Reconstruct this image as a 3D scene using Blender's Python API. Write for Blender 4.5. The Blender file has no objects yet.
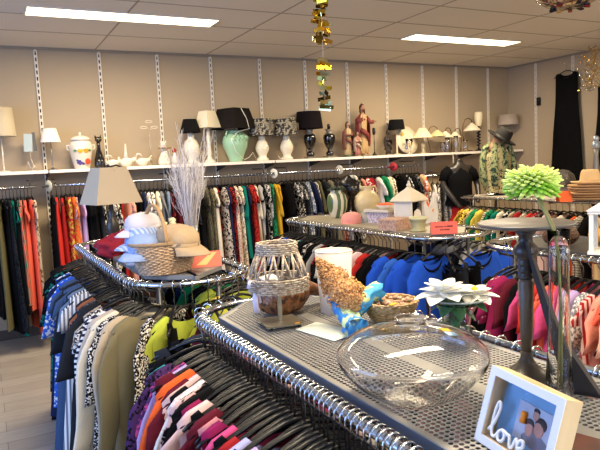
import bpy, math, random
from mathutils import Vector, Matrix, noise
PI = math.pi
sc = bpy.context.scene
col = sc.collection
rnd = random.Random(11)

# ------------------------------------------------------------------ camera
f, yaw, pitch, roll = 601.511, .482, .102, -.048
cy, sy, cp, sp = math.cos(yaw), math.sin(yaw), math.cos(pitch), math.sin(pitch)
F = Vector((sy*cp, cy*cp, -sp)); R = Vector((cy, -sy, 0)); U = R.cross(F)
c_, s_ = math.cos(roll), math.sin(roll)
R2 = c_*R + s_*U; U2 = -s_*R + c_*U
cam = bpy.data.cameras.new('camera'); camo = bpy.data.objects.new('camera', cam); col.objects.link(camo)
cam.sensor_width = 36; cam.lens = f/600*36; cam.clip_start = .02
camo.matrix_world = Matrix(((R2.x, U2.x, -F.x, 0), (R2.y, U2.y, -F.y, 0), (R2.z, U2.z, -F.z, 1.6), (0, 0, 0, 1)))
sc.camera = camo
# ------------------------------------------------------------------ world, lights, exposure
w = bpy.data.worlds.new('world'); sc.world = w; w.use_nodes = True
w.node_tree.nodes['Background'].inputs[0].default_value = (.55, .72, 1, 1)
w.node_tree.nodes['Background'].inputs[1].default_value = 1.0
sc.view_settings.view_transform = 'Standard'; sc.view_settings.look = 'None'
sc.view_settings.gamma = 1; sc.view_settings.exposure = 0.0
WARM = (1.0, .83, .58)
def area(name, loc, size, power, color, target):
    l = bpy.data.lights.new(name, 'AREA'); l.shape = 'RECTANGLE'; l.size, l.size_y = size
    l.energy = power; l.color = color
    o = bpy.data.objects.new(name, l); col.objects.link(o); o.location = loc
    o.rotation_euler = (Vector(target)-Vector(loc)).to_track_quat('-Z', 'Y').to_euler()
    return o
area('window_daylight_side', (-3.1, 2.6, 1.7), (3.4, 2.0), 175, (.24, .45, 1.0), (0, 2.6, 1.2))
area('window_daylight_front', (1.2, -3.1, 1.7), (3.6, 2.0), 105, (.56, .74, 1.0), (1.2, 0, 1.2))

# ------------------------------------------------------------------ materials
def lin(c):
    if isinstance(c, str):
        c = c.lstrip('#'); c = tuple(int(c[i:i+2], 16)/255 for i in (0, 2, 4))
    return tuple(((x/12.92) if x <= .04045 else ((x+.055)/1.055)**2.4) for x in c)
_mc = {}
def mat(color, rough=.6, metal=0, trans=0, emit=0, pattern=None, color2='000000', scale=1, bump=0, bscale=60, ior=1.45, alpha=1, sheen=0, coat=0, spec=.5):
    key = (color, rough, metal, trans, emit, pattern, color2, scale, bump, bscale, ior, alpha, coat, spec)
    if key in _mc: return _mc[key]
    m = bpy.data.materials.new('m_%s_%s' % (color, pattern or 'plain')); m.use_nodes = True
    nt = m.node_tree; N = nt.nodes; Lk = nt.links.new
    b = N['Principled BSDF']
    b.inputs['Base Color'].default_value = lin(color)+(1,)
    b.inputs['Roughness'].default_value = rough; b.inputs['Metallic'].default_value = metal
    b.inputs['IOR'].default_value = ior
    b.inputs['Specular IOR Level'].default_value = spec
    if trans: b.inputs['Transmission Weight'].default_value = trans
    if coat: b.inputs['Coat Weight'].default_value = coat
    if alpha < 1: b.inputs['Alpha'].default_value = alpha
    if emit:
        b.inputs['Emission Color'].default_value = lin(color)+(1,); b.inputs['Emission Strength'].default_value = emit
    tc = N.new('ShaderNodeTexCoord'); mp = N.new('ShaderNodeMapping'); Lk(tc.outputs['Object'], mp.inputs[0])
    if pattern:
        mp.inputs['Scale'].default_value = (scale, scale, scale)
        mix = N.new('ShaderNodeMix'); mix.data_type = 'RGBA'
        mix.inputs[6].default_value = lin(color)+(1,); mix.inputs[7].default_value = lin(color2)+(1,)
        def ramp(a, bb):
            r = N.new('ShaderNodeMapRange'); r.inputs[1].default_value = a; r.inputs[2].default_value = bb; return r
        if pattern in ('hstripe', 'vstripe', 'dstripe'):
            wv = N.new('ShaderNodeTexWave'); wv.bands_direction = {'hstripe': 'Z', 'vstripe': 'X', 'dstripe': 'DIAGONAL'}[pattern]
            wv.inputs['Scale'].default_value = 16; wv.inputs['Distortion'].default_value = .15
            Lk(mp.outputs[0], wv.inputs[0]); r = ramp(.45, .55); Lk(wv.outputs['Fac'], r.inputs[0]); Lk(r.outputs[0], mix.inputs[0])
        elif pattern in ('floral', 'leopard'):
            vo = N.new('ShaderNodeTexVoronoi'); vo.inputs['Scale'].default_value = 34
            nz = N.new('ShaderNodeTexNoise'); nz.inputs['Scale'].default_value = 30; Lk(mp.outputs[0], nz.inputs[0])
            ad = N.new('ShaderNodeMix'); ad.data_type = 'RGBA'; ad.inputs[0].default_value = .06
            Lk(mp.outputs[0], ad.inputs[6]); Lk(nz.outputs['Color'], ad.inputs[7]); Lk(ad.outputs[2], vo.inputs[0])
            r = ramp(.34, .42) if pattern == 'leopard' else ramp(.40, .50)
            Lk(vo.outputs['Distance'], r.inputs[0]); 
            inv = N.new('ShaderNodeMath'); inv.operation = 'SUBTRACT'; inv.inputs[0].default_value = 1
            Lk(r.outputs[0], inv.inputs[1]); Lk(inv.outputs[0], mix.inputs[0])
        elif pattern in ('speck', 'blotch'):
            nz = N.new('ShaderNodeTexNoise'); nz.inputs['Scale'].default_value = 95 if pattern == 'speck' else 26
            nz.inputs['Detail'].default_value = 3; Lk(mp.outputs[0], nz.inputs[0])
            r = ramp(.50, .57); Lk(nz.outputs['Fac'], r.inputs[0]); Lk(r.outputs[0], mix.inputs[0])
        elif pattern == 'wood':
            wv = N.new('ShaderNodeTexNoise'); mp.inputs['Scale'].default_value = (scale, scale, scale*.12); wv.inputs['Scale'].default_value = 18
            wv.inputs['Detail'].default_value = 6; Lk(mp.outputs[0], wv.inputs[0]); r = ramp(.35, .65); Lk(wv.outputs['Fac'], r.inputs[0]); Lk(r.outputs[0], mix.inputs[0])
        Lk(mix.outputs[2], b.inputs['Base Color'])
    if bump:
        nz = N.new('ShaderNodeTexNoise'); nz.inputs['Scale'].default_value = bscale; nz.inputs['Detail'].default_value = 4
        bp = N.new('ShaderNodeBump'); bp.inputs['Strength'].default_value = bump; bp.inputs['Distance'].default_value = .01
        Lk(tc.outputs['Object'], nz.inputs[0]); Lk(nz.outputs['Fac'], bp.inputs['Height']); Lk(bp.outputs[0], b.inputs['Normal'])
    _mc[key] = m
    return m
CHROME = mat('c8ccd0', .16, 1)
STEEL = mat('8d939b', .38, .85)
BLACKP = mat('0a0a0b', .34)
DSTEEL = mat('45474c', .4, .7)
WHITEP = mat('e6e0d4', .45)
GLASS = mat('ffffff', .0, 0, 1, ior=1.45)
def fab(color, pattern=None, color2='000000', scale=1):
    return mat(color, .95, 0, 0, 0, pattern, color2, scale, .25, 40, spec=.12)

# ------------------------------------------------------------------ mesh builder
class MB:
    def __init__(s): s.v = []; s.f = []; s.flat = set()
    def add(s, vs, fs, flat=False):
        o = len(s.v); s.v += [tuple(p) for p in vs]
        for q in fs:
            if flat: s.flat.add(len(s.f))
            s.f.append([i+o for i in q])
    def box(s, c, d, rz=0, rx=0, ry=0, taper=1):
        M = Matrix.Rotation(rz, 3, 'Z') @ Matrix.Rotation(ry, 3, 'Y') @ Matrix.Rotation(rx, 3, 'X'); C = Vector(c)
        vs = []
        for z in (-1, 1):
            t = taper if z > 0 else 1
            for x, y in ((-1, -1), (1, -1), (1, 1), (-1, 1)):
                vs.append(C + M @ Vector((x*d[0]/2*t, y*d[1]/2*t, z*d[2]/2)))
        s.add(vs, [(3, 2, 1, 0), (4, 5, 6, 7), (0, 1, 5, 4), (1, 2, 6, 5), (2, 3, 7, 6), (3, 0, 4, 7)], True)
    def lathe(s, prof, n=24, c=(0, 0, 0), sc=(1, 1), cap=True, fn=None, rot=0):
        vs = []; fs = []
        for j, (r, z) in enumerate(prof):
            for i in range(n):
                a = 2*PI*i/n+rot; rr = r*(fn(a, z) if fn else 1)
                vs.append((c[0]+rr*math.cos(a)*sc[0], c[1]+rr*math.sin(a)*sc[1], c[2]+z))
        for j in range(len(prof)-1):
            for i in range(n):
                k = (i+1) % n
                fs.append((j*n+i, j*n+k, (j+1)*n+k, (j+1)*n+i))
        if cap:
            if prof[0][0] > 1e-5: fs.append(tuple(reversed(range(n))))
            if prof[-1][0] > 1e-5: fs.append(tuple((len(prof)-1)*n+i for i in range(n)))
        s.add(vs, fs, n <= 6)
    def tube(s, pts, r, n=8, closed=False, cap=True, flatz=1):
        pts = [Vector(p) for p in pts]; m = len(pts); vs = []; fs = []
        rs = r if isinstance(r, (list, tuple)) else [r]*m
        up = Vector((0, 0, 1)); prev = None
        for i, p in enumerate(pts):
            a = pts[(i-1) % m] if (closed or i > 0) else p
            b = pts[(i+1) % m] if (closed or i < m-1) else p
            t = (b-a)
            t = t.normalized() if t.length > 1e-9 else Vector((0, 0, 1))
            if prev is None:
                x = t.cross(up)
                if x.length < 1e-3: x = t.cross(Vector((1, 0, 0)))
            else: x = prev - t*prev.dot(t)
            if x.length < 1e-6: x = t.cross(Vector((0, 1, 0)))
            x.normalize(); prev = x; y = t.cross(x)
            for k in range(n):
                an = 2*PI*k/n
                vs.append(p + x*rs[i]*math.cos(an) + y*rs[i]*flatz*math.sin(an))
        for i in range(m if closed else m-1):
            j = (i+1) % m
            for k in range(n):
                q = (k+1) % n
                fs.append((i*n+k, i*n+q, j*n+q, j*n+k))
        if cap and not closed: fs += [tuple(reversed(range(n))), tuple((m-1)*n+k for k in range(n))]
        s.add(vs, fs)
    def loft(s, rings, cap=True, flat=False):
        n = len(rings[0]); vs = [p for r in rings for p in r]; fs = []
        for j in range(len(rings)-1):
            for i in range(n):
                k = (i+1) % n
                fs.append((j*n+i, j*n+k, (j+1)*n+k, (j+1)*n+i))
        if cap: fs += [tuple(reversed(range(n))), tuple((len(rings)-1)*n+i for i in range(n))]
        s.add(vs, fs, flat)
    def ell(s, z, rx, ry, n=16, x=0, y=0, fn=None):
        return [(x+rx*math.cos(2*PI*i/n)*(fn(2*PI*i/n) if fn else 1), y+ry*math.sin(2*PI*i/n)*(fn(2*PI*i/n) if fn else 1), z) for i in range(n)]
    def ball(s, c, r, n=16, m=10, disp=0, seed=0, dscale=20):
        if not isinstance(r, (tuple, list)): r = (r, r, r)
        vs = []; fs = []
        for j in range(m+1):
            t = PI*j/m
            for i in range(n):
                a = 2*PI*i/n
                d = Vector((math.sin(t)*math.cos(a), math.sin(t)*math.sin(a), -math.cos(t)))
                k = 1 + (disp*noise.noise(d*dscale*.1+Vector((seed, seed*.7, 0))) if disp else 0)
                vs.append((c[0]+d.x*r[0]*k, c[1]+d.y*r[1]*k, c[2]+d.z*r[2]*k))
        for j in range(m):
            for i in range(n):
                k = (i+1) % n; fs.append((j*n+i, j*n+k, (j+1)*n+k, (j+1)*n+i))
        s.add(vs, fs)
    def prism(s, pts2, y0, y1, M=None):
        n = len(pts2); vs = [Vector((x, y0, z)) for x, z in pts2] + [Vector((x, y1, z)) for x, z in pts2]
        if M: vs = [M @ v for v in vs]
        s.add(vs, [tuple(range(n)), tuple(reversed(range(n, 2*n)))] + [(i, i+n, (i+1) % n+n, (i+1) % n) for i in range(n)], True)
    def mesh(s, name, m, smooth=True):
        me = bpy.data.meshes.new(name); me.from_pydata(s.v, [], s.f); me.update()
        if smooth: me.polygons.foreach_set('use_smooth', [i not in s.flat for i in range(len(s.f))])
        if m: me.materials.append(m)
        return me
def obj(name, mb, m, parent=None, loc=None, smooth=True):
    o = bpy.data.objects.new(name, mb.mesh(name, m, smooth) if isinstance(mb, MB) else mb)
    col.objects.link(o)
    if parent: o.parent = parent
    if loc: o.location = loc
    return o
def thing(name, label, cat, loc=(0, 0, 0), rz=0, group=None):
    o = bpy.data.objects.new(name, None); col.objects.link(o); o.empty_display_size = .05
    o.location = loc; o.rotation_euler = (0, 0, rz); o['label'] = label; o['category'] = cat
    if group: o['group'] = group
    return o
def tag(o, label, cat, group=None):
    o['label'] = label; o['category'] = cat
    if group: o['group'] = group
    return o
def struct(name, mb, m):
    o = obj(name, mb, m); o['kind'] = 'structure'; return o
def B(c, d, **k):
    m = MB(); m.box(c, d, **k); return m
def Lm(prof, n=24, **k):
    m = MB(); m.lathe(prof, n, **k); return m
def Tm(pts, r, **k):
    m = MB(); m.tube(pts, r, **k); return m

# ------------------------------------------------------------------ the room
XL, XR, YF, YB, H = -2.8, 6.99, -2.8, 6.53, 2.855
WALL = mat('a8967d', .85, bump=.05, bscale=30)
# floor: worn vinyl planks
fm = bpy.data.materials.new('floor_vinyl'); fm.use_nodes = True
nt = fm.node_tree; N = nt.nodes; Lk = nt.links.new; b = N['Principled BSDF']
tc = N.new('ShaderNodeTexCoord'); br = N.new('ShaderNodeTexBrick')
br.inputs['Scale'].default_value = 1; br.inputs['Brick Width'].default_value = 1.2; br.inputs['Row Height'].default_value = .18
br.inputs['Mortar Size'].default_value = .0015; br.inputs['Color1'].default_value = lin('c0b4a2')+(1,); br.inputs['Color2'].default_value = lin('ada08e')+(1,)
br.inputs['Mortar'].default_value = lin('5c5248')+(1,)
nz = N.new('ShaderNodeTexNoise'); mp = N.new('ShaderNodeMapping'); mp.inputs['Scale'].default_value = (2, 22, 1)
nz.inputs['Scale'].default_value = 2.5; nz.inputs['Detail'].default_value = 8
mx = N.new('ShaderNodeMix'); mx.data_type = 'RGBA'; mx.blend_type = 'MULTIPLY'; mx.inputs[0].default_value = .5
Lk(tc.outputs['Object'], br.inputs[0]); Lk(tc.outputs['Object'], mp.inputs[0]); Lk(mp.outputs[0], nz.inputs[0])
Lk(br.outputs[0], mx.inputs[6]); Lk(nz.outputs['Fac'], mx.inputs[7]); Lk(mx.outputs[2], b.inputs['Base Color'])
b.inputs['Roughness'].default_value = .42
struct('floor', B(((XL+XR)/2, (YF+YB)/2, -.05), (XR-XL+.4, YB-YF+.4, .1)), fm)
CEIL = mat('d8d0c3', .9, bump=.06, bscale=90)
m = MB(); m.box(((XL+XR)/2, (YF+YB)/2, H+.05), (XR-XL+.4, YB-YF+.4, .1)); struct('ceiling', m, CEIL)
m = MB()
y = 5.82
while y > YF: m.box(((XL+XR)/2, y, H-.001), (XR-XL, .014, .004)); y -= .6
x = 1.146-1.19*3
while x < XR:
    m.box((x, (YF+YB)/2, H-.001), (.014, YB-YF, .004)); x += 1.19
struct('trim_1', m, mat('9c9080', .6))  # ceiling grid bars, toned darker to draw their thin shadow lines
struct('wall_back', B(((XL+XR)/2, YB+.05, H/2), (XR-XL+.2, .1, H)), WALL)
struct('wall_right', B((XR+.05, (YF+YB)/2, H/2), (.1, YB-YF, H)), WALL)
def wall_with_hole(name, axis, pos, a0, a1, h0, h1, z0, z1):
    m = MB()
    def bx(u0, u1, zz0, zz1):
        if axis == 'x': m.box((pos, (u0+u1)/2, (zz0+zz1)/2), (.1, u1-u0, zz1-zz0))
        else: m.box(((u0+u1)/2, pos, (zz0+zz1)/2), (u1-u0, .1, zz1-zz0))
    bx(a0, h0, 0, H); bx(h1, a1, 0, H); bx(h0, h1, 0, z0); bx(h0, h1, z1, H)
    struct(name, m, WALL)
wall_with_hole('wall_left', 'x', XL-.05, YF, YB, .8, 4.4, .6, 2.7)
wall_with_hole('wall_front', 'y', YF-.05, XL, XR, -.7, 3.1, .6, 2.7)
for nm, axis, pos, h0, h1 in (('window_1', 'x', XL-.05, .8, 4.4), ('window_2', 'y', YF-.05, -.7, 3.1)):
    m = MB()
    for u in (h0+.03, (h0+h1)/2, h1-.03):
        c = (pos, u, 1.65) if axis == 'x' else (u, pos, 1.65); m.box(c, (.06, .06, 2.1))
    for z in (.63, 2.67):
        c = (pos, (h0+h1)/2, z) if axis == 'x' else ((h0+h1)/2, pos, z); m.box(c, (.06, h1-h0, .06) if axis == 'x' else (h1-h0, .06, .06))
    fr = struct(nm, m, WHITEP)
struct('baseboard_back', B(((XL+XR)/2, YB-.006, .05), (XR-XL, .012, .1)), mat('4a4038', .5))
struct('trim_2', B(((XL+XR)/2, YB-.01, H-.012), (XR-XL, .02, .024)), mat('8c8070', .6))
struct('trim_3', B((XR-.01, (YF+YB)/2, H-.012), (.02, YB-YF, .024)), mat('8c8070', .6))

# ceiling light panels
k = 0
for (x, y, where) in ((1.165, 5.095, 'over the left end of the wall shelf'), (4.785, 5.095, 'over the right half of the back wall'),
                      (1.165, 1.495, None), (4.785, 1.495, None), (1.165, -1.5, None), (4.785, -1.5, None)):
    t = thing('ceiling_light', ('long warm fluorescent panel flush in the ceiling ' + where) if where else 'long warm fluorescent ceiling panel out of sight above the camera side of the shop', 'light', (x, y, H),
              group=None if where else 'ceiling panels behind the camera')
    obj('diffuser', B((0, 0, -.006), (1.5, .25, .006)), mat('ffedc8', .5, emit=5), t)
    fr = MB()
    for sx in (-1, 1): fr.box((sx*.757, 0, -.005), (.014, .278, .01))
    for s2 in (-1, 1): fr.box((0, s2*.132, -.005), (1.5, .014, .01))
    obj('frame', fr, mat('cfc6b8', .5), t)
    a = area('panel_lamp', (x, y, H-.012), (1.48, .24), 80, WARM, (x, y, 0))
    a.parent = t; a.location = (0, 0, -.012)

# slotted shelf standards (the white perforated strips)
def standard_mesh(z0, z1):
    m = MB()
    for s in (-1, 1): m.box((s*.0115, 0, (z0+z1)/2), (.009, .018, z1-z0))
    z = z0
    while z < z1:
        m.box((0, -.003, z+.012), (.016, .012, .024)); z += .062
    return m
st_me = standard_mesh(.15, H-.03).mesh('slotted_strip', mat('ddd5c8', .5)); st_bk = B((0, .006, 1.5), (.014, .004, 2.6)).mesh('slot_shadow', mat('2c2622', .8))  # dark backing strip stands in for the shaded wall behind the slots
ordn = ['leftmost', 'second', 'third', 'fourth', 'fifth', 'sixth', 'seventh', 'eighth', 'ninth', 'tenth', 'eleventh']
for i in range(11):
    t = thing('shelf_standard', 'white slotted metal strip on the back wall, %s counted from the left' % ordn[i], 'wall strip', (.578+.6*i, YB-.01, 0), group='slotted strips of the back wall')
    obj('slotted_strip', st_me, None, t); obj('slot_shadow', st_bk, None, t)
for i, y in enumerate((6.02, 5.42, 4.82)):
    t = thing('shelf_standard', ['white slotted strip on the right wall beside the small black sensor', 'white slotted strip behind the long black gown', 'white slotted strip on the right wall nearest the picture edge'][i], 'wall strip', (XR-.01, y, 0), -PI/2, 'slotted strips of the right wall')
    obj('slotted_strip', st_me, None, t); obj('slot_shadow', st_bk, None, t)

# wall shelf in boards with brackets
SH = 1.65
bi = 0
for x0, x1, lab in ((-1.8, .575, 'leftmost board, under the cream drum lamp'), (.58, 1.775, 'board under the fruit jar and the black cat'), (1.78, 2.975, 'board under the green urn lamp'),
                    (2.98, 4.175, 'board under the two black urn lamps'), (4.18, 5.375, 'board under the robed statue'), (5.38, 6.95, 'rightmost board running into the corner')):
    t = thing('wall_shelf', 'long white wall shelf, ' + lab, 'shelf', ((x0+x1)/2, 0, 0), group='white wall shelf boards')
    L = x1-x0
    obj('board', B((0, 6.37, SH-.012), (L-.004, .28, .022)), mat('e9dfcf', .5), t)
    obj('price_rail', B((0, 6.226, SH-.014), (L-.01, .008, .03)), mat('f1e8da', .4), t)
    for q in range(int((x0-.578)/.6)-2, 12):
        bx = .578+.6*q
        if x0-.02 <= bx < x1-.03:
            mm = MB(); mm.prism([(0, 0), (-.26, 0), (-.26, -.02), (0, -.07)], -.003, .003, Matrix.Translation((bx-(x0+x1)/2, 6.505, SH-.024)) @ Matrix.Rotation(PI/2, 4, 'Z').inverted() @ Matrix.Rotation(PI, 4, 'Z'))
            obj('bracket', mm, mat('3a342e', .6), t)

# ------------------------------------------------------------------ hangers and garments
def hanger_meshes(dark=True):
    hk = MB(); pts = []
    # wire hook over the rail (rail centre is the origin)
    for i in range(11):
        a = -PI*.25 + i*PI*1.25/10
        pts.append((.0215*math.cos(a), 0, .0195*math.sin(a)))
    pts += [(-.021, 0, -.012), (-.010, 0, -.026), (0, 0, -.034), (0, 0, -.10)]
    hk.tube(pts, .0028, n=6)
    bd = MB()
    arm = [(-.197, -.139), (-.18, -.126), (-.14, -.106), (-.08, -.078), (-.03, -.062), (0, -.058), (.03, -.062), (.08, -.078), (.14, -.106), (.18, -.126), (.197, -.139)]
    rs = [.005, .0075, .0085, .0085, .009, .011, .009, .0085, .0085, .0075, .005]
    bd.tube([(x, 0, z-.036) for x, z in arm], rs, n=8, flatz=.75)
    bd.tube([(-.18, 0, -.170), (-.16, 0, -.184), (0, 0, -.188), (.16, 0, -.184), (.18, 0, -.170)], .0035, n=6)
    return hk, bd
hk, bd = hanger_meshes()
HOOK = hk.mesh('hook', CHROME)
HB = {c: bd.mesh('hanger', mm) for c, mm in (('black', BLACKP), ('white', mat('dedad2', .4)), ('clear', mat('b9bcc0', .2)))}

KINDS = {  # length, sleeve, neck half width, top half width, hem half width
    't-shirt': (.60, .17, .105, .205, .215), 'top': (.58, 0, .12, .185, .215), 'blouse': (.62, .52, .085, .205, .225),
    'sweater': (.58, .54, .09, .205, .22), 'dress': (.98, .14, .105, .195, .26), 'gown': (1.15, 0, .10, .18, .28),
    'tunic': (.78, .30, .10, .20, .25), 'cardigan': (.72, .55, .08, .205, .225), 'skirt': (.70, 0, .16, .17, .24), 'strap top': (.5, 0, .15, .175, .205)}
def garment_mesh(kind, L, rd, neckw, wt, wh, thick=.016):
    nx, nz_ = 14, 13
    m = MB(); vs = []; fs = []
    ph = [rd.uniform(0, 6.28) for _ in range(4)]; A = rd.uniform(.006, .013); k1 = rd.uniform(14, 24); sw = rd.uniform(-.02, .02)
    def top(x, front):
        ax = abs(x)
        if ax < neckw:
            base = -.076 - .37*neckw
            return base - (.085 if front else .045)*math.sqrt(max(0, 1-(ax/neckw)**2))
        return -.074 - .37*ax - .6*max(0, ax-.185)
    zb = -.136-L
    for side in (1, -1):
        for j in range(nz_+1):
            v = j/nz_
            hw = wt + (wh-wt)*v - .012*math.sin(min(1, v*2.2)*PI)
            for i in range(nx+1):
                u = -1+2*i/nx
                x = u*wt if j == 0 else u*hw
                zt = top(u*wt, side > 0)
                z = zt + (zb-zt)*v - .012*math.sin(u*5+ph[2])*v
                th = (.0105 + thick*min(1, v*3))*max(0, 1-u**6)**.5 + .0015
                fo = A*min(1, v*1.6)*(math.sin(k1*x+ph[0]+v*1.5) + .6*math.sin(k1*2.3*x+ph[1]-v)) + sw*v*v
                xx = x + .010*v*math.sin(u*9+ph[3])
                vs.append((xx, side*th + fo, z))
    W = nx+1; K = (nz_+1)*W
    for j in range(nz_):
        for i in range(nx):
            a = j*W+i
            fs.append((a, a+1, a+W+1, a+W)); fs.append((K+a+1, K+a, K+a+W, K+a+W+1))
        for e in (0, nx):
            a = j*W+e
            fs.append((a, a+W, K+a+W, K+a) if e == 0 else (a+W, a, K+a, K+a+W))
    for i in range(nx):
        xm = (-1+2*(i+.5)/nx)*wt
        if abs(xm) > neckw: fs.append((i, K+i, K+i+1, i+1))
    m.add(vs, fs); return m
def sleeve_mesh(sl, sgn, wt, rd):
    m = MB(); rings = []; n = 10; lean = rd.uniform(.10, .24); yb = rd.uniform(-.03, .03); steps = 4 if sl < .3 else 8
    for j in range(steps+1):
        v = j/steps; d = v*sl
        hw = (.03 + .035*min(1, v*4)) if v < .25 else (.062 - (.022*v if sl > .3 else -.01*v))
        x = sgn*(wt-.028 + d*lean + .01*math.sin(v*6)*(sl > .3)); z = -.164 - d
        y = yb*v + .006*math.sin(v*7)
        rings.append([(x + hw*math.cos(2*PI*i/n), y + (.011+.004*math.sin(i*3+j))*math.sin(2*PI*i/n), z + (.018*sgn*-math.cos(2*PI*i/n) if j < 2 else -.01*sgn*math.cos(2*PI*i/n))) for i in range(n)])
    m.loft(rings); return m
ON = {'t-shirt': 'hanging_shirt', 'top': 'sleeveless_shirt', 'strap top': 'strappy_shirt', 'blouse': 'blouse', 'sweater': 'sweater', 'dress': 'dress', 'gown': 'long_dress', 'tunic': 'tunic', 'cardigan': 'cardigan', 'skirt': 'skirt'}
NM = dict(black='0d0d0f', charcoal='26282c', grey='77787c', lightgrey='a9a6a2', white='e4ded6', cream='d9cdb4', beige='b8a78e', greige='b3a596', brown='6b4d3a', rust='9a5a3c',
    olive='605a3e', khaki='7a7156', coral='d8604c', salmon='d98a76', red='9c2426', scarlet='bc2e26', maroon='5c1a28', pink='cf8a92', palepink='d9b6b0', hotpink='c2487a', fuchsia='92244f',
    magenta='861e50', purple='462c5a', lilac='b39ac6', lavender='a7a8d8', blue='2f5fb8', royal='2250c0', navy='1c2340', denim='3e5270', bluegrey='6c7c90', teal='0f6a5c', turquoise='2aa6a0', green='1e7a4e',
    lime='b6c24a', mustard='c79a2a', yellow='d8c050', orange='dc5e2c', peach='e0a588', sand='c4a57a')
CN = {'lightgrey': 'light grey', 'palepink': 'pale pink', 'hotpink': 'hot pink', 'bluegrey': 'blue-grey', 'royal': 'royal blue'}
PN = {'hstripe': 'striped', 'vstripe': 'striped', 'dstripe': 'striped', 'floral': 'flowered', 'leopard': 'spotted', 'speck': 'speckled', 'blotch': 'printed', None: ''}
def parse(spec):
    # 'red', 'red dress', 'black/white floral dress'
    parts = spec.split(); c = parts[0].split('/'); pat = None; kind = 't-shirt'; rest = parts[1:]
    if rest and rest[0] in PN: pat = rest[0]; rest = rest[1:]
    if rest: kind = ' '.join(rest)
    c1 = CN.get(c[0], c[0]); c2 = CN.get(c[1], c[1]) if len(c) > 1 else None
    desc = ' '.join(x for x in ((c1+' and '+c2) if c2 else c1, PN[pat], kind) if x)
    return c, pat, kind, desc
shapes = {}
def hang(spec, origin, rz, label, group, seed, hanger='black', Ls=1, scale=1.0, thick=.016, tilt=0):
    c, pat, kind, desc = parse(spec)
    rd = random.Random(seed)
    L, sl, nw, wt, wh = KINDS[kind]; L = L*Ls*rd.uniform(.95, 1.05)
    if len(label.split()) > 16: label = label.replace('on the rounded', 'at the').replace('number ', '')
    if len(label.split()) > 16: label = label.replace('at the far end of the', 'at far end of').replace('at the near end of the', 'at near end of').replace(' from the left', ' from left')
    assert len(label.split()) <= 16, label
    t = thing(ON[kind], label, {'t-shirt': 'shirt', 'top': 'shirt', 'strap top': 'shirt', 'gown': 'dress'}.get(kind, kind), origin, rz, group)
    if scale != 1: t.scale = (scale,)*3
    if tilt: t.rotation_euler = (0, tilt, rz)
    h = obj('hanger', HB[hanger], None, t); obj('hook', HOOK, None, h)
    m = fab(NM[c[0]], pat, NM[c[1]] if len(c) > 1 else '000000', rd.choice((.8, 1, 1.3)))
    var = rd.randrange(7)
    key = (kind, round(L, 1), var)
    if key not in shapes:
        r2 = random.Random(str(key))
        shapes[key] = (garment_mesh(kind, round(L, 1)+r2.uniform(-.05, .05), r2, nw, wt, wh, thick),
                       [sleeve_mesh(sl, s, wt, r2) for s in (-1, 1)] if sl else [])
    g, sls = shapes[key]
    mk = (key, m.name)
    if mk not in shapes: shapes[mk] = (g.mesh('garment', m), [s.mesh('sleeve', m) for s in sls])
    gm, sm = shapes[mk]
    g = obj('bodice' if kind in ('dress', 'gown') else 'garment_body', gm, None, t)
    for s in sm: obj('sleeve', s, None, t)
    return t
seedc = [100]
used = set()
def run(specs, pos, rzf, place, group, hanger='black', Ls=1, expand=True, scale=1.0, jit=.07, thick=.016, hangers=None):
    """garments side by side along a rail; pos(u) gives the point on the rail, u in 0..1"""
    lst = []
    for s in specs:
        if isinstance(s, tuple): lst += [s[0]]*s[1]
        else: lst.append(s)
    n = len(lst); descs = [parse(s)[3] for s in lst]
    def near(i, st):
        j = i+st
        while 0 <= j < n and descs[j] == descs[i]: j += st
        return descs[j] if 0 <= j < n else None
    for i, s in enumerate(lst):
        a, b2 = near(i, -1), near(i, 1)
        sh = lambda d: ' '.join(d.split()[:1] if d.split()[0] not in ('light', 'pale', 'hot', 'royal') else d.split()[:2]) + ' ' + d.split()[-1]
        lab = descs[i] + ' on ' + place
        if a and b2: lab += ' between %s and %s' % (sh(a), sh(b2))
        elif b2: lab += ' next to %s' % sh(b2)
        elif a: lab += ' after %s' % sh(a)
        r0 = i
        while r0 > 0 and descs[r0-1] == descs[i]: r0 -= 1
        r1 = i
        while r1 < n-1 and descs[r1+1] == descs[i]: r1 += 1
        if r1 > r0:
            lab = '%s, %s of %s, on %s' % (descs[i], ['first', 'second', 'third'][i-r0], ['two', 'three'][r1-r0-1], place)
            if b2: lab += ' before %s' % sh(b2)
            elif a: lab += ' after %s' % sh(a)
        if len(lab.split()) > 15: lab = lab.split(' between ')[0] + ' beside ' + (a or b2).split()[0]
        if len(lab.split()) > 14: lab = '%s on %s beside the %s' % (descs[i], place, (a or b2).split()[0])
        while lab in used: lab = lab + ' too' if len(lab.split()) < 16 else lab.replace(' on ', ' upon ')
        used.add(lab)
        seedc[0] += 1
        u = (i+.5)/n
        rr = random.Random(seedc[0])
        hang(s, pos(u), rzf(u)+rr.uniform(-jit, jit), lab, group, seedc[0], hangers(i) if hangers else hanger, Ls, scale, thick, rr.uniform(-.06, .06))

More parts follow.
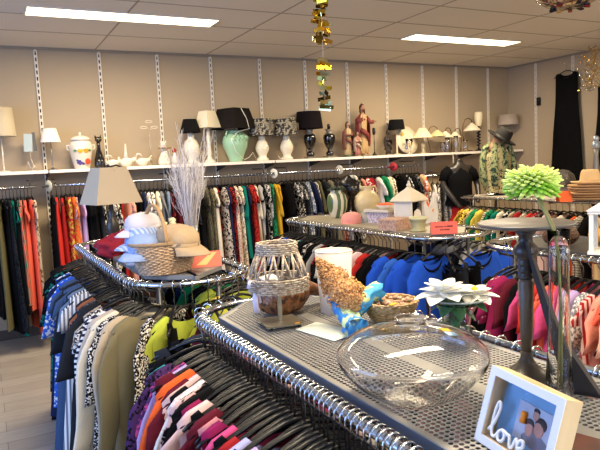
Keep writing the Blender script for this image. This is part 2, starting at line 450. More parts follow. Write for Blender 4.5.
# back wall rail -----------------------------------------------------------------
WR = (6.18, 1.50)
for x0, x1, lab in ((-.6, .45, 'left of the bare gap'), (.5, 2.93, 'below the cats and the green lamp'), (2.99, 5.05, 'below the statues')):
    t = thing('wall_rail', 'silver clothes rail under the wall shelf, ' + lab, 'clothes rail', ((x0+x1)/2, 0, 0), group='rails under the wall shelf')
    h = (x1-x0)/2
    obj('rail', Tm([(-h, WR[0], WR[1]), (h, WR[0], WR[1])], .0125, n=12), CHROME, t)
    for s in (-.9, 0, .9):
        obj('bracket', Tm([(s*h, YB-.03, 1.56), (s*h, WR[0]+.02, 1.56), (s*h, WR[0], 1.535), (s*h, WR[0], 1.512)], .006, n=8), mat('4a443e', .5, .5), t)
def disc(x, colr, lab):
    m = MB(); m.lathe([(.013, -.004), (.052, -.004), (.055, 0), (.052, .004), (.013, .004), (.013, -.004)], 28, cap=False)
    o = obj('size_divider', m, mat(colr, .5)); o.location = (x, WR[0], WR[1]); o.rotation_euler = (0, PI/2, .5); tag(o, lab, 'size divider', 'size divider rings')
disc(.56, 'd8cfae', 'cream round size divider at the left end of the wall rail'); disc(2.93, 'e2dccc', 'white round size divider below the patterned lamps')
disc(3.80, 'cfc8b4', 'pale round size divider below the shadeless black lamp'); disc(4.60, 'a8242c', 'red round size divider under the dark figurine')
def wallseg(x0, x1, specs, place, Ls=1, z=WR[1]):
    run(specs, lambda u: (x0+(x1-x0)*u, WR[0], z), lambda u: PI/2, place, 'clothes on the back wall rail', Ls=Ls, jit=.15, thick=.014)
wallseg(.08, .42, ['black dress', 'olive gown', 'black gown', 'charcoal speck gown', 'teal gown', 'black dress', 'teal dress', 'coral/teal vstripe dress', 'coral dress', 'coral gown', 'beige/brown leopard dress'], 'far left wall rail')
wallseg(.56, 2.0, ['black gown', 'scarlet gown', 'red gown', 'scarlet/yellow floral gown', 'orange/mustard blotch dress', 'pink/grey blotch dress', 'lilac dress', ('black dress', 3), 'charcoal dress', 'black/white floral dress',
    'cream/black floral dress', 'black/cream floral tunic', 'black gown', 'red gown', 'peach dress', 'peach dress', ('black gown', 2), 'navy gown', 'white/black leopard dress', 'white/black leopard dress', 'cream dress', 'grey tunic',
    'charcoal tunic', 'bluegrey t-shirt', 'black/red floral tunic', 'maroon tunic', 'black tunic', 'black/white speck tunic', 'charcoal tunic', 'olive/black blotch tunic', 'black dress'], 'wall rail')
wallseg(2.08, 2.95, ['charcoal/khaki speck dress', 'khaki/charcoal speck dress', 'cream dress', 'black/red floral dress', 'greige/black floral dress', 'navy dress', 'red/black floral dress', 'charcoal dress', 'cream/red speck dress',
    'cream/grey floral dress', 'teal tunic', 'navy dress', 'scarlet/black speck dress', 'red dress', 'cream tunic', 'lightgrey tunic', 'black dress', 'black/white floral dress', 'grey/white speck tunic', 'green/black floral dress', 'mustard tunic', 'mustard dress'], 'wall rail')
wallseg(3.0, 4.5, [('black tunic', 2), ('black/white floral dress', 2), 'charcoal tunic', 'bluegrey/white floral tunic', 'navy tunic', 'cream/bluegrey vstripe tunic', 'olive tunic', 'charcoal dress', 'khaki tunic', ('charcoal dress', 2), 'peach tunic', 'palepink/red floral tunic',
    'grey tunic', 'black tunic', 'olive/cream floral tunic', 'black tunic', 'salmon t-shirt', 'red/white floral t-shirt', 'red t-shirt', 'maroon t-shirt', 'white t-shirt', 'green t-shirt', 'green blouse', 'cream t-shirt', 'cream/olive floral blouse'], 'wall rail behind centre rack')
wallseg(4.62, 5.0, [('black t-shirt', 2), 'black/white floral t-shirt', ('black t-shirt', 2), 'black/grey floral t-shirt', 'sand t-shirt', 'orange/white floral t-shirt'], 'wall rail under black shaded lamp', Ls=.85)
t = thing('wall_rail', 'short low silver rail holding white printed shirts beside the black mannequin', 'clothes rail', (5.3, 0, 0))
obj('rail', Tm([(-.22, 6.18, 1.36), (.42, 6.18, 1.36)], .0125, n=12), CHROME, t); obj('bracket', Tm([(.1, 6.49, 1.40), (.1, 6.18, 1.385), (.1, 6.18, 1.37)], .006), CHROME, t)
run(['white/black blotch t-shirt', 'white t-shirt', 'white/black floral t-shirt', 'black/white speck t-shirt', 'white/grey floral blouse', 'maroon/white speck tunic', 'red blouse'], lambda u: (5.1+.58*u, 6.18, 1.36), lambda u: PI/2-.5, 'low rail', 'shirts on the low wall rail', jit=.1)
o_seg = None

# floor racks ---------------------------------------------------------------------
def rr_path(x0, x1, y0, y1, r, z, n=6):
    pts = []
    for cx, cy2, a0 in ((x1-r, y1-r, 0), (x0+r, y1-r, PI/2), (x0+r, y0+r, PI), (x1-r, y0+r, 1.5*PI)):
        for i in range(n+1):
            a = a0+PI/2*i/n; pts.append((cx+r*math.cos(a), cy2+r*math.sin(a), z))
    return pts
def perforated(x0, x1, y0, y1, ch, z, pitch=.0125, hole=.0049, seam=None):
    """steel sheet with real round holes in staggered rows, cut corners at the far end"""
    m = MB(); ny = int((y1-y0)/pitch); nx = int((x1-x0)/pitch); px = (x1-x0)/nx; py = (y1-y0)/ny
    for j in range(ny):
        for i in range(nx):
            off = 0
            cx = x0+px*(i+.5); cyy = y0+py*(j+.5)
            mg = .02
            cut = (cx-x0)+(y1-cyy) < ch or (x1-cx)+(y1-cyy) < ch
            if cut: continue
            solid = i < 1 or i > nx-2 or j < 1 or j > ny-2 or (cx-x0)+(y1-cyy) < ch+mg or (x1-cx)+(y1-cyy) < ch+mg or (seam and abs(cx-seam) < .014)
            xs = (cx-px/2, cx+px/2); ys = (cyy-py/2, cyy+py/2)
            if solid:
                m.add([(xs[0], ys[0], z), (xs[1], ys[0], z), (xs[1], ys[1], z), (xs[0], ys[1], z)], [(0, 1, 2, 3)], True); continue
            ring = [(cx+hole*1.08*math.cos(PI/4*q), cyy+hole*math.sin(PI/4*q), z) for q in range(8)]
            low = [(a, b3, z-.002) for a, b3, _ in ring]
            outer = [(xs[1], cyy, z), (xs[1], ys[1], z), (cx, ys[1], z), (xs[0], ys[1], z), (xs[0], cyy, z), (xs[0], ys[0], z), (cx, ys[0], z), (xs[1], ys[0], z)]
            fs = [(8+q, 8+(q+1) % 8, (q+1) % 8, q) for q in range(8)] + [(q, (q+1) % 8, 16+(q+1) % 8, 16+q) for q in range(8)]
            m.add(ring+outer+low, fs, True)
    return m
def rack(name_label, x0, x1, y0, y1, z=1.1, r=.26, top='perf', legs=True):
    t = thing('clothing_rack', name_label, 'clothes rack', ((x0+x1)/2, (y0+y1)/2, 0))
    ox, oy = (x0+x1)/2, (y0+y1)/2
    X0, X1, Y0, Y1 = x0-ox, x1-ox, y0-oy, y1-oy
    obj('rail', Tm(rr_path(X0, X1, Y0, Y1, r, z, 8), .0125, n=12, closed=True), CHROME, t)
    for sx in (-1, 1):
        for s2 in (-1, 1):
            px, py = sx*(X1-.13), s2*(Y1-.22)
            obj('post', Tm([(px, py, .06), (px, py, z-.02)], .014, n=10), DSTEEL, t)
            obj('rail_arm', Tm([(px, py, z-.06), (sx*(X1-.02), py, z-.03), (sx*X1, py, z-.008)], .007, n=8), DSTEEL, t)
    bm_ = MB(); bm_.tube(rr_path(X0+.08, X1-.08, Y0+.15, Y1-.15, .1, .05, 4), .016, n=8, closed=True); obj('base_frame', bm_, mat('2a2a2c', .5, .5), t)
    for s2 in (-1, 0, 1): obj('crossbar', Tm([(-(X1-.13), s2*(Y1-.22), z-.03), ((X1-.13), s2*(Y1-.22), z-.03)], .012, n=8), mat('3a3d42', .4, .7), t)
    return t, (X0, X1, Y0, Y1)
RZ = 1.10
# foreground rack A
tA, (X0, X1, Y0, Y1) = rack('silver foreground clothes rack with perforated grey steel top holding glass and vases', .60, 1.18, .30, 2.04, r=.2)
ox, oy = .89, 1.17
ax0, ax1, ay0, ay1 = .645-ox, 1.118-ox, .36-oy, 1.995-oy
obj('perforated_top', perforated(ax0, ax1, ay0, ay1, .17, 1.115, seam=(ax0+ax1)/2), mat('9a9894', .45, .5), tA)
m = MB(); c = .17
out = [(ax0, ay0), (ax1, ay0), (ax1, ay1-c), (ax1-c, ay1), (ax0+c, ay1), (ax0, ay1-c)]
n = len(out)
for i in range(n):
    p, q = Vector(out[i]+(0,)), Vector(out[(i+1) % n]+(0,)); d = q-p; mid = (p+q)/2; nrm = Vector((d.y, -d.x, 0)).normalized()
    m.box((mid.x+nrm.x*.002, mid.y+nrm.y*.002, 1.1025), (d.length, .004, .026), rz=math.atan2(d.y, d.x))
obj('folded_edge', m, mat('6f7c92', .4, .55), tA)  # steel edge, its blue tint paints in the cool window light
obj('centre_rib', B(((ax0+ax1)/2, 0, 1.098), (.022, ay1-ay0-.06, .03)), mat('5c6470', .45, .6), tA)
def plain_rack(lab, x0, x1, y0, y1, color='8b8378', inset=.085, pc=.2):
    t, (X0, X1, Y0, Y1) = rack(lab, x0, x1, y0, y1)
    a, b4, c0, d0 = X0+inset, X1-inset, Y0+inset, Y1-inset; c = pc
    ring = [(a+c, c0), (b4-c, c0), (b4, c0+c), (b4, d0-c), (b4-c, d0), (a+c, d0), (a, d0-c), (a, c0+c)]
    m = MB(); m.loft([[(x, y, 1.095) for x, y in ring], [(x, y, 1.115) for x, y in ring]], flat=True)
    obj('top_panel', m, mat(color, .45, .3), t)
    return t
plain_rack('silver clothes rack on the left carrying the basket of caps', .55, 1.10, 2.52, 4.62, '8f8d8a')
plain_rack('centre clothes rack carrying vases, birdhouse and boxes', 2.34, 2.97, 2.80, 4.92, 'a39a86')
plain_rack('far right clothes rack carrying hats and the mannequin in a shawl', 5.05, 5.68, 3.0, 5.62, 'd0c4b4')
plain_rack('right clothes rack behind the glass vase, full of pastel tops', 2.40, 3.0, .62, 2.55, '4c4a48')

LEFT = lambda u: 0.0
# rack A, left side, far to near
run(['turquoise top', 'purple/black speck tunic', 'purple/hotpink speck blouse', 'lilac blouse', 'maroon top', 'orange blouse', 'maroon t-shirt', 'palepink blouse', 'black top', 'white/palepink speck blouse', 'palepink/black floral blouse', 'maroon top', 'black blouse', 'fuchsia top', 'black top', 'palepink t-shirt', 'black strap top', 'maroon t-shirt', 'pink top', 'black strap top',
     'magenta top', 'black top', 'hotpink t-shirt', 'black strap top', 'red top', 'lavender t-shirt', 'black strap top'],
    lambda u: (.60, 1.88-.68*u, RZ), lambda u: .05, 'the foreground rack', 'clothes on the near side of the foreground rack', jit=.09, thick=.008)
run(['black top', 'lilac t-shirt', 'black strap top', 'palepink t-shirt', 'charcoal strap top', 'white t-shirt', 'black strap top', 'navy top', 'cream t-shirt', 'black strap top', 'charcoal top',
     'black strap top', 'white strap top', 'black strap top', 'grey top', 'navy strap top', 'black strap top', 'charcoal strap top', 'black top', 'maroon strap top', 'navy strap top', 'black strap top', 'charcoal strap top', 'black top', 'grey strap top', 'black strap top', 'navy strap top', 'black top', 'grey strap top'],
    lambda u: (.60, 1.195-.60*u, RZ), lambda u: .05, 'the foreground rack, near half', 'clothes on the near side of the foreground rack', jit=.07, thick=.008)
run([('black strap top', 2), 'palepink top', ('black top', 2), 'coral strap top', 'maroon strap top', 'palepink t-shirt', 'black top', 'salmon top', 'black strap top', 'pink top', 'charcoal top', 'black strap top', 'maroon top', 'grey top', 'pink strap top', 'black top', 'white top', 'black strap top'], lambda u: (1.18, 1.80-1.15*u, RZ), lambda u: PI, 'the rack side behind the perforated top', 'clothes on the far side of the foreground rack', Ls=.9, thick=.01)
for i, (x, y, a, c) in enumerate(((.61, 1.91, -.35+PI, 'black top'), (.63, 1.98, -.7+PI, 'charcoal top'), (.67, 2.02, -1.0+PI, 'black top'), (.72, 2.04, -1.25+PI, 'maroon top'), (.78, 2.05, -1.5+PI, 'black top'), (.86, 2.05, PI/2, 'lime top'), (.94, 2.05, PI/2, 'black top'), (1.03, 2.045, PI/2-.1, 'charcoal top'))):
    hang(c, (x, y, RZ), a, parse(c)[3]+' on the rounded far end of the foreground rack, %s from the left' % ordn[i].replace('leftmost', 'first'), 'clothes at the far end of the foreground rack', 960+i)
# rack B
run([('black dress', 3), 'black/red floral dress', 'black dress', 'black/teal floral tunic', 'black dress', 'blue/white floral dress', 'royal/lavender floral tunic', 'navy dress', 'blue/white floral tunic', 'royal dress', 'denim dress', 'navy/bluegrey speck dress', 'charcoal dress', 'grey/charcoal speck dress',
     'denim dress', 'charcoal tunic', 'bluegrey dress', 'charcoal/white vstripe dress', 'grey dress', 'white/grey vstripe dress', 'charcoal dress', 'rust dress', 'brown dress', 'black/grey speck dress', 'charcoal tunic', 'beige/brown floral dress', 'charcoal/white speck dress'],
    lambda u: (.55, 4.42-1.60*u, RZ), lambda u: 0, 'the left rack', 'clothes on the left side of the basket rack', jit=.08, Ls=1.0)
run([('black tunic', 3), 'charcoal tunic', 'black tunic', 'grey tunic', ('black tunic', 3), 'navy tunic', 'green tunic', ('black tunic', 2), 'lime tunic', 'lime tunic', 'yellow top'], lambda u: (1.10, 3.95-1.25*u, RZ), lambda u: PI, 'right side of left rack', 'clothes on the right side of the basket rack')
BF = [('white/navy hstripe cardigan', .06), ('greige cardigan', .16), ('cream cardigan', .28), ('black/white speck tunic', .40), ('beige sweater', .52), ('khaki sweater', .68), ('black/white speck tunic', .95), ('black strap top', 1.12), ('lime tunic', 1.3), ('maroon strap top', 1.42), ('black strap top', 1.58),
    ('charcoal strap top', 1.76), ('lime tunic', 1.90), ('black strap top', 2.1), ('lime/yellow speck tunic', 2.3), ('navy top', 2.75)]
for i, (c, q) in enumerate(BF):
    a0 = PI+q; x, y, a = (.81 if q < 1.57 else .84)+.26*math.cos(a0), 2.78+.26*math.sin(a0), (.45 if 'lime' in c else q*(.55 if q < .8 else (.8 if q < 1 else 1)))
    hang(c, (x, y, RZ), a, parse(c)[3]+' on the rounded near end of the left rack, number %s from the left' % (ordn+['twelfth', 'thirteenth', 'fourteenth', 'fifteenth', 'sixteenth'])[i].replace('leftmost', 'first'), 'clothes at the near end of the basket rack', 900+i)
# rack C
run(['black tunic', 'maroon top', 'white t-shirt', 'black top', 'royal t-shirt', 'purple t-shirt', ('black tunic', 2), 'charcoal/white speck tunic', 'black/turquoise speck tunic', ('black tunic', 2), 'black/white floral tunic', 'beige tunic', ('black tunic', 2), 'lightgrey tunic', 'black/red floral tunic',
     'black tunic', 'white t-shirt', 'white/pink floral t-shirt', 'lightgrey t-shirt', 'palepink t-shirt', 'lightgrey tunic', 'white t-shirt', 'palepink/maroon floral t-shirt', 'white t-shirt', 'palepink t-shirt', 'scarlet t-shirt', 'red t-shirt', 'black t-shirt', 'black t-shirt', 'royal t-shirt', 'royal t-shirt'],
    lambda u: (2.34, 4.70-1.62*u, RZ), lambda u: 0, 'the centre rack', 'clothes on the left side of the centre rack', jit=.07)
run([('black tunic', 2), 'navy tunic', ('grey tunic', 2), 'lightgrey t-shirt', 'charcoal t-shirt', 'lightgrey tunic', 'royal t-shirt'], lambda u: (2.97, 3.6-.70*u, RZ), lambda u: PI, 'right side of centre rack', 'clothes on the right side of the centre rack')
CF = [('blue t-shirt', .15), ('royal t-shirt', .35), ('royal t-shirt', .75), ('black strap top', 1.1), ('charcoal strap top', 1.3), ('black strap top', 1.5), ('royal t-shirt', 1.72)]
for i, (c, q) in enumerate(CF):
    a0 = PI+q; x, y, a = (2.60 if q < 1.57 else 2.71)+.26*math.cos(a0), 3.06+.26*math.sin(a0), (q*.35 if q < 1 else (q if q < 1.6 else .22))
    if c == 'royal t-shirt' and q > .5:
        m = MB(); m.tube([(.106*math.cos(k*PI/8), (.016)*math.sin(k*PI/8)*-1, -.112-(.088 if math.sin(k*PI/8) > 0 else .02)*abs(math.sin(k*PI/8))) for k in range(16)], .0075, n=8, closed=True)
        collar = m
    else: collar = None
    t = hang(c, (x, y, RZ), a, parse(c)[3]+' on the rounded near end of the centre rack, %s from the left' % ordn[i].replace('leftmost', 'first'), 'clothes at the near end of the centre rack', 930+i)
    if collar: obj('collar', collar, fab('0d0d0f'), t)
# rack D
run(['mustard/olive speck t-shirt', 'yellow/black floral t-shirt', 'sand t-shirt', 'green t-shirt', 'yellow t-shirt', 'cream/olive hstripe t-shirt', 'green/black floral t-shirt', 'teal t-shirt', 'cream t-shirt', 'black/white floral t-shirt', 'beige/olive speck t-shirt', 'red t-shirt', 'cream/black speck t-shirt', 'scarlet t-shirt', 'red/white floral t-shirt', 'black t-shirt', 'palepink t-shirt', 'brown t-shirt', 'cream t-shirt', 'black t-shirt', 'orange t-shirt', 'cream/black hstripe t-shirt', 'black t-shirt', 'peach t-shirt', 'sand t-shirt', 'black t-shirt', 'white t-shirt', 'black t-shirt'],
    lambda u: (5.05, 5.35-2.1*u, RZ), lambda u: 0, 'the hat rack', 'clothes on the hat rack', jit=.12)
# rack E
run(['black top', 'fuchsia/white blotch t-shirt', 'fuchsia t-shirt', 'maroon t-shirt', 'black t-shirt', 'hotpink t-shirt', 'black top', 'scarlet t-shirt', 'coral t-shirt', 'hotpink t-shirt', 'pink t-shirt', 'lilac t-shirt', 'grey/white speck t-shirt', 'palepink/red vstripe t-shirt', 'salmon t-shirt',
     'coral t-shirt', 'peach t-shirt', 'white/navy floral t-shirt', 'palepink t-shirt', 'pink t-shirt', 'coral t-shirt', 'lightgrey t-shirt', 'white t-shirt', 'white blouse', 'white/yellow dstripe t-shirt', 'black t-shirt', 'lightgrey t-shirt', 'lime t-shirt', 'white t-shirt'],
    lambda u: (2.40, 2.27-1.27*u, RZ), lambda u: 0, 'the right rack', 'clothes on the right rack', jit=.1)
#PART2
# ------------------------------------------------------------------ things on the wall shelf
S = 6.36
def zs(k): return SH-.001
def shade(mb_parent, name, r0, r1, z0, z1, m, n=32, sq=False, y=1):
    w_ = .003; k = 4 if sq else n
    p = [(r0, z0), (r1, z1), (r1-w_, z1), (r0-w_, z0), (r0, z0)]
    mb = MB(); mb.lathe(p, k, cap=False, rot=PI/4 if sq else 0)
    if sq: mb.flat = set(range(len(mb.f)))
    o = obj(name, mb, m, mb_parent)
    rg = MB(); rg.lathe([(r1-.002, z1-.004), (r1+.0015, z1-.004), (r1+.0015, z1+.001), (r1-.002, z1+.001), (r1-.002, z1-.004)], k, cap=False, rot=PI/4 if sq else 0)
    rg.tube([(-r1*.9, 0, z1-.02), (r1*.9, 0, z1-.02)], .0018, n=6); rg.tube([(0, -r1*.9, z1-.02), (0, r1*.9, z1-.02)], .0018, n=6)
    obj('shade_ring', rg, m if sq else mat('b8ad98', .4), o)
    return o
def lamp(label, x, prof, pm, sh, sm, y=S, z=SH, sq=False, name='table_lamp', n=28, cord=None, rz=0, group='lamps on the wall shelf', tilt=0):
    t = thing(name, label, 'lamp', (x, y, z), rz, group)
    o = obj('base', Lm(prof, n), pm, t)
    top = prof[-1][1]
    if sh:
        zl = sh[2]
        obj('stem', Tm([(0, 0, top-.01), (0, 0, sh[3]-.02)], .004), mat('a08a58', .3, .8), t)
        s_o = shade(t, 'lamp_shade', sh[0], sh[1], sh[2], sh[3], sm, sq=sq)
        if tilt: s_o.rotation_euler = (0, tilt, 0)
    if cord: obj('cord', Tm(cord, .0032, n=6), mat('e8e2d2', .4), t)
    return t
CRM = mat('bcae94', .8, bump=.1, bscale=200); IVO = mat('e6dcc4', .35, coat=.3); WCER = mat('d9d0c1', .25, coat=.5)
# slim pole lamp with drum shade
lamp('tall slim white lamp with a big cream drum shade, leftmost on the shelf', .20, [(.06, 0), (.06, .006), (.05, .012), (.008, .018), (.006, .06), (.006, .36)], WCER, (.135, .118, .335, .60), CRM)
t = thing('photo_holder', 'small pale blue metal leaf ornament on a wire stand beside the white shaded lamp', 'ornament', (.44, S, SH))
obj('base', Lm([(.045, 0), (.045, .005), (.01, .012), (.005, .03), (.005, .19)]), mat('b9b0a0', .4, .6), t)
m = MB(); m.box((-.012, 0, .27), (.075, .006, .17), ry=.06); obj('front_plate', m, mat('aab9bb', .5), t)
m = MB(); m.box((.045, .012, .28), (.03, .008, .18), ry=-.05); obj('back_plate', m, mat('5a5650', .4, .5), t)
m = MB()
for k in range(4): m.tube([(0, 0, .01), (.03*math.cos(k*1.6), .03*math.sin(k*1.6), .05+.02*k), (.05*math.cos(k*1.6+.4), .03*math.sin(k*1.6), .03)], [.004, .007, .002])
obj('leaf_twist', m, WCER, t)
lamp('small silver footed lamp with white tapered shade and hanging crystal drop', .63, [(.06, 0), (.055, .006), (.02, .014), (.008, .03), (.006, .10), (.009, .12), (.006, .14), (.005, .30)], mat('8c8680', .3, .8), (.095, .06, .27, .405), mat('f0e7da', .7))
# fruit jar
t = thing('lidded_jar', 'big cream ginger jar painted with pears, grapes and an orange', 'jar', (.905, S, SH))
obj('jar_body', Lm([(.07, 0), (.075, .01), (.09, .08), (.11, .18), (.115, .22), (.10, .262), (.085, .275), (.085, .283)], 36), WCER, t)
l = obj('lid', Lm([(.098, .283), (.10, .29), (.08, .312), (.04, .326), (.012, .33)], 36), WCER, t); m = MB(); m.ball((0, 0, .346), (.014, .014, .018)); obj('knob', m, WCER, l)
for s in (-1, 1): obj('handle', Tm([(s*.10, 0, .235), (s*.13, 0, .235), (s*.132, 0, .20), (s*.108, 0, .185)], .008), WCER, t)
def fruit(nm, pos, r, colr, st=1):
    m = MB(); m.ball((0, 0, 0), (r, .006, r*st)); 
    if st > 1: m.ball((0, 0, r*st*.8), (r*.5, .005, r*.6))
    o = obj(nm, m, mat(colr, .4), t, pos); o.rotation_euler = (0, 0, math.atan2(pos[0], -pos[1])); return o
fruit('pear_motif', (-.022, -.103, .185), .028, 'e0a224', 1.2); fruit('pear_motif', (.032, -.101, .185), .028, 'd8922c', 1.2)
fruit('orange_motif', (.045, -.088, .07), .031, 'c8472a'); 
for gx, gz in ((-.05, .085), (-.03, .075), (-.045, .06), (-.015, .06), (-.03, .05), (0, .05)): fruit('grape_motif', (gx, -.083 if gx > -.04 else -.072, gz), .014, '4b3f86')
for s in (-1, 1): fruit('leaf_motif', (s*.068, -.09, .18), .018, '4f8a3c', .6)
# cats
def cat(label, x, m, h, fat, neck, bow=None):
    t = thing('cat_figurine', label, 'figurine', (x, S-.01, SH))
    b = MB(); k = h
    prof = [(.20, 0), (.24, .03), (.25, .12), (.22, .28), (.15, .44), (.10, .56), (neck, .68), (neck, .80)]
    b.lathe([(r*k*fat, z*k) for r, z in prof], 20, sc=(1, .9))
    hr = .13*k*max(fat, .8); b.ball((0, -.01, .86*k), (hr, hr*.85, hr*.85))
    for s in (-1, 1):
        b.tube([(s*hr*.62, -.005, .86*k+hr*.5), (s*hr*.85, -.005, .86*k+hr*1.35)], [hr*.42, .002], n=8)
        b.tube([(s*.07*k*fat, -.16*k*fat, .42*k), (s*.07*k*fat, -.21*k*fat, .12*k), (s*.07*k*fat, -.24*k*fat, .01*k)], [.06*k*fat, .055*k*fat, .05*k*fat], n=10)
    obj('cat_body', b, m, t)
    e = MB()
    for s in (-1, 1): e.ball((s*hr*.42, -.01-hr*.78, .89*k), hr*.14, 8, 6)
    e.ball((0, -.01-hr*.88, .845*k), hr*.1, 8, 6)
    obj('face', e, mat('c9a83a', .3) if bow is None else mat('3a3430', .3), t)
    obj('tail', Tm([(0, .2*k*fat, .04*k), (.28*k*fat, .1*k, .03*k), (.33*k*fat, -.08*k, .035*k), (.2*k*fat, -.22*k*fat, .03*k)], [.03*k, .035*k, .03*k, .02*k]), m, t)
    if bow:
        q = MB(); q.lathe([(.015+neck*k*fat, .70*k), (.022+neck*k*fat, .72*k), (.015+neck*k*fat, .74*k)], 16)
        for s in (-1, 1): q.tube([(0, -.05, .72*k), (s*.06, -.055, .735*k), (s*.07, -.055, .70*k), (0, -.05, .715*k)], .006)
        obj('bow', q, mat('8a6a4a', .6), t)
    return t
cat('tall slender black cat figurine with a long neck next to the fruit jar', 1.075, mat('0f0e10', .12, coat=.6), .33, .66, .085)
cat('white seated cat figurine with a brown bow round its neck', 1.735, WCER, .25, 1.05, .12, bow=1)
t = thing('bottle', 'small white and red ornament half hidden beside the white cat', 'ornament', (1.855, S, SH))
obj('ornament_body', Lm([(.03, 0), (.035, .04), (.028, .08), (.014, .11), (.012, .13)]), WCER, t); m = MB(); m.ball((0, 0, .15), (.022, .02, .022), disp=.5); obj('red_flower', m, mat('a8342c', .5), t)
# swans
def swan(label, x, k, tall):
    t = thing('swan_figurine', label, 'figurine', (x, S-.02, SH), group='white swan figurines')
    b = MB(); b.ball((0, 0, .045*k), (.062*k, .04*k, .045*k)); b.tube([(.04*k, 0, .05*k), (.08*k, 0, .075*k), (.09*k, 0, .095*k)], [.03*k, .018*k, .003]); 
    b.tube([(-.045*k, 0, .04*k), (-.075*k, 0, .07*k), (-.068*k, 0, .10*k)], [.02*k, .011*k, .008*k])
    if tall: b.tube([(0, 0, .06*k), (.0, 0, .14*k), (.004, 0, .235)], [.032*k, .014*k, .006])
    else: b.tube([(-.068*k, 0, .10*k), (-.05*k, 0, .135*k), (-.02*k, 0, .13*k), (.0, 0, .11*k)], [.009*k, .010*k, .011*k, .005*k])
    obj('swan_body', b, WCER, t)
    q = MB(); q.tube([(-.068*k, 0, .095*k), (-.09*k, 0, .085*k)], [.006*k, .002]); obj('beak', q, mat('c87a3a', .4), t)
    for s in (-1, 1):
        wg = MB(); wg.ball((.012*k, s*.035*k, .06*k), (.045*k, .008*k, .026*k)); obj('wing', wg, WCER, t)
swan('small white swan beside the slotted strip, next to black cat', 1.20, .9, False); swan('white swan vase with a tall pointed neck', 1.335, 1.05, True); swan('white swan with a curled neck right of the tall necked one', 1.50, .95, False)
# etched wine glass / glass candelabra on the shelf
t = thing('glass_candlestick', 'tall clear glass candle holder with wavy rings left of the white cat', 'candle holder', (1.60, S, SH))
obj('glass_stem', Lm([(.05, 0), (.048, .006), (.008, .015), (.008, .20), (.012, .23), (.006, .26), (.006, .36), (.012, .37), (.014, .40), (.006, .41)], 24), GLASS, t)
for k, (dx, dz) in enumerate(((-.055, .40), (.055, .40), (0, .46))): obj('glass_ring', Tm([(dx+.035*math.cos(a*PI/6), .0, dz+.012*math.sin(a*PI/6)) for a in range(12)], .0018, closed=True), mat('efe6d6', .3), t)
# lamps in the middle
bal = [(.075, 0), (.078, .012), (.05, .03), (.045, .05), (.075, .10), (.088, .15), (.085, .20), (.06, .25), (.035, .275), (.04, .29), (.03, .31), (.03, .33)]
lamp('white bulbous ceramic lamp with a small black shade behind the silver twigs', 2.045, bal, WCER, (.115, .07, .335, .485), mat('0a090a', .9, spec=.2), cord=[(.02, -.09, .0), (.10, -.10, .005), (.16, -.05, .005)])
lamp('slender white turned wood lamp with a square ivory shade', 2.245, [(.065, 0), (.065, .012), (.05, .03), (.028, .05), (.022, .08), (.030, .10), (.026, .13), (.020, .22), (.026, .29), (.017, .31), (.024, .33), (.016, .35), (.016, .39)], WCER, (.145, .09, .385, .565), mat('ded3b6', .75), sq=True, rz=.45)
mg = mat('9cc4a2', .3, coat=.4)
t = lamp('big pale green urn lamp with a wide black square shade', 2.555, [(.07, 0), (.075, .01), (.078, .03), (.10, .09), (.135, .17), (.142, .23), (.13, .28), (.095, .315), (.07, .325), (.085, .335), (.085, .345), (.06, .35)], mg,
     (.255, .18, .365, .59), mat('171311', .9, spec=.2), sq=True, rz=.45, cord=[(-.05, -.16, .585), (0, -.19, .47), (.05, -.18, .36), (-.08, -.13, .33), (-.17, -.10, .25), (-.13, -.13, .10), (.0, -.13, .02), (.12, -.10, .05), (.18, -.10, .10), (.26, -.08, .02), (.31, -.06, .03)])
m = MB()
for k in range(7):
    a = -PI/2 + (k-3)*.33
    m.tube([(.10*math.cos(a), .10*math.sin(a), .315), (.140*math.cos(a+.1), .140*math.sin(a+.1), .27), (.143*math.cos(a+.25), .143*math.sin(a+.25), .22)], [.006, .016, .003], n=8)
obj('leaf_relief', m, mg, t)
for s in (-1, 1): obj('handle', Tm([(s*.085, 0, .335), (s*.12, 0, .35), (s*.14, 0, .31), (s*.125, 0, .28)], .009), mg, t)
dam = mat('2a2726', .8, 0, 0, 0, 'blotch', 'a39a86', 1.5)
vp = [(.07, 0), (.07, .02), (.045, .045), (.05, .07), (.075, .12), (.078, .16), (.06, .205), (.038, .24), (.042, .265), (.035, .285)]
for x, lab, ti in ((2.885, 'ivory vase lamp with damask drum shade standing right of the green urn lamp', 0), (3.20, 'ivory vase lamp with a tilted damask drum shade, right one of the pair', -.05)):
    t = lamp(lab, x, vp, IVO, (.15, .135, .285, .478), dam, tilt=ti, cord=[(-.05, -.05, .01), (-.12, -.06, .02), (-.14, -.05, .05)] if ti else None)
    for k in range(5):   # medallions woven into the shade
        a = -PI/2 + .30 + (k-2)*1.15; mm = MB(); rr = .147
        for ring in (.050, .030, .012):
            mm.tube([(rr*math.cos(a+q*0+ring/rr*math.cos(q*PI/8)), rr*math.sin(a+ring/rr*math.cos(q*PI/8)), .382+ring*math.sin(q*PI/8)) for q in range(16)], .0035, n=5, closed=True)
        obj('medallion', mm, mat('a89d88', .7), t)
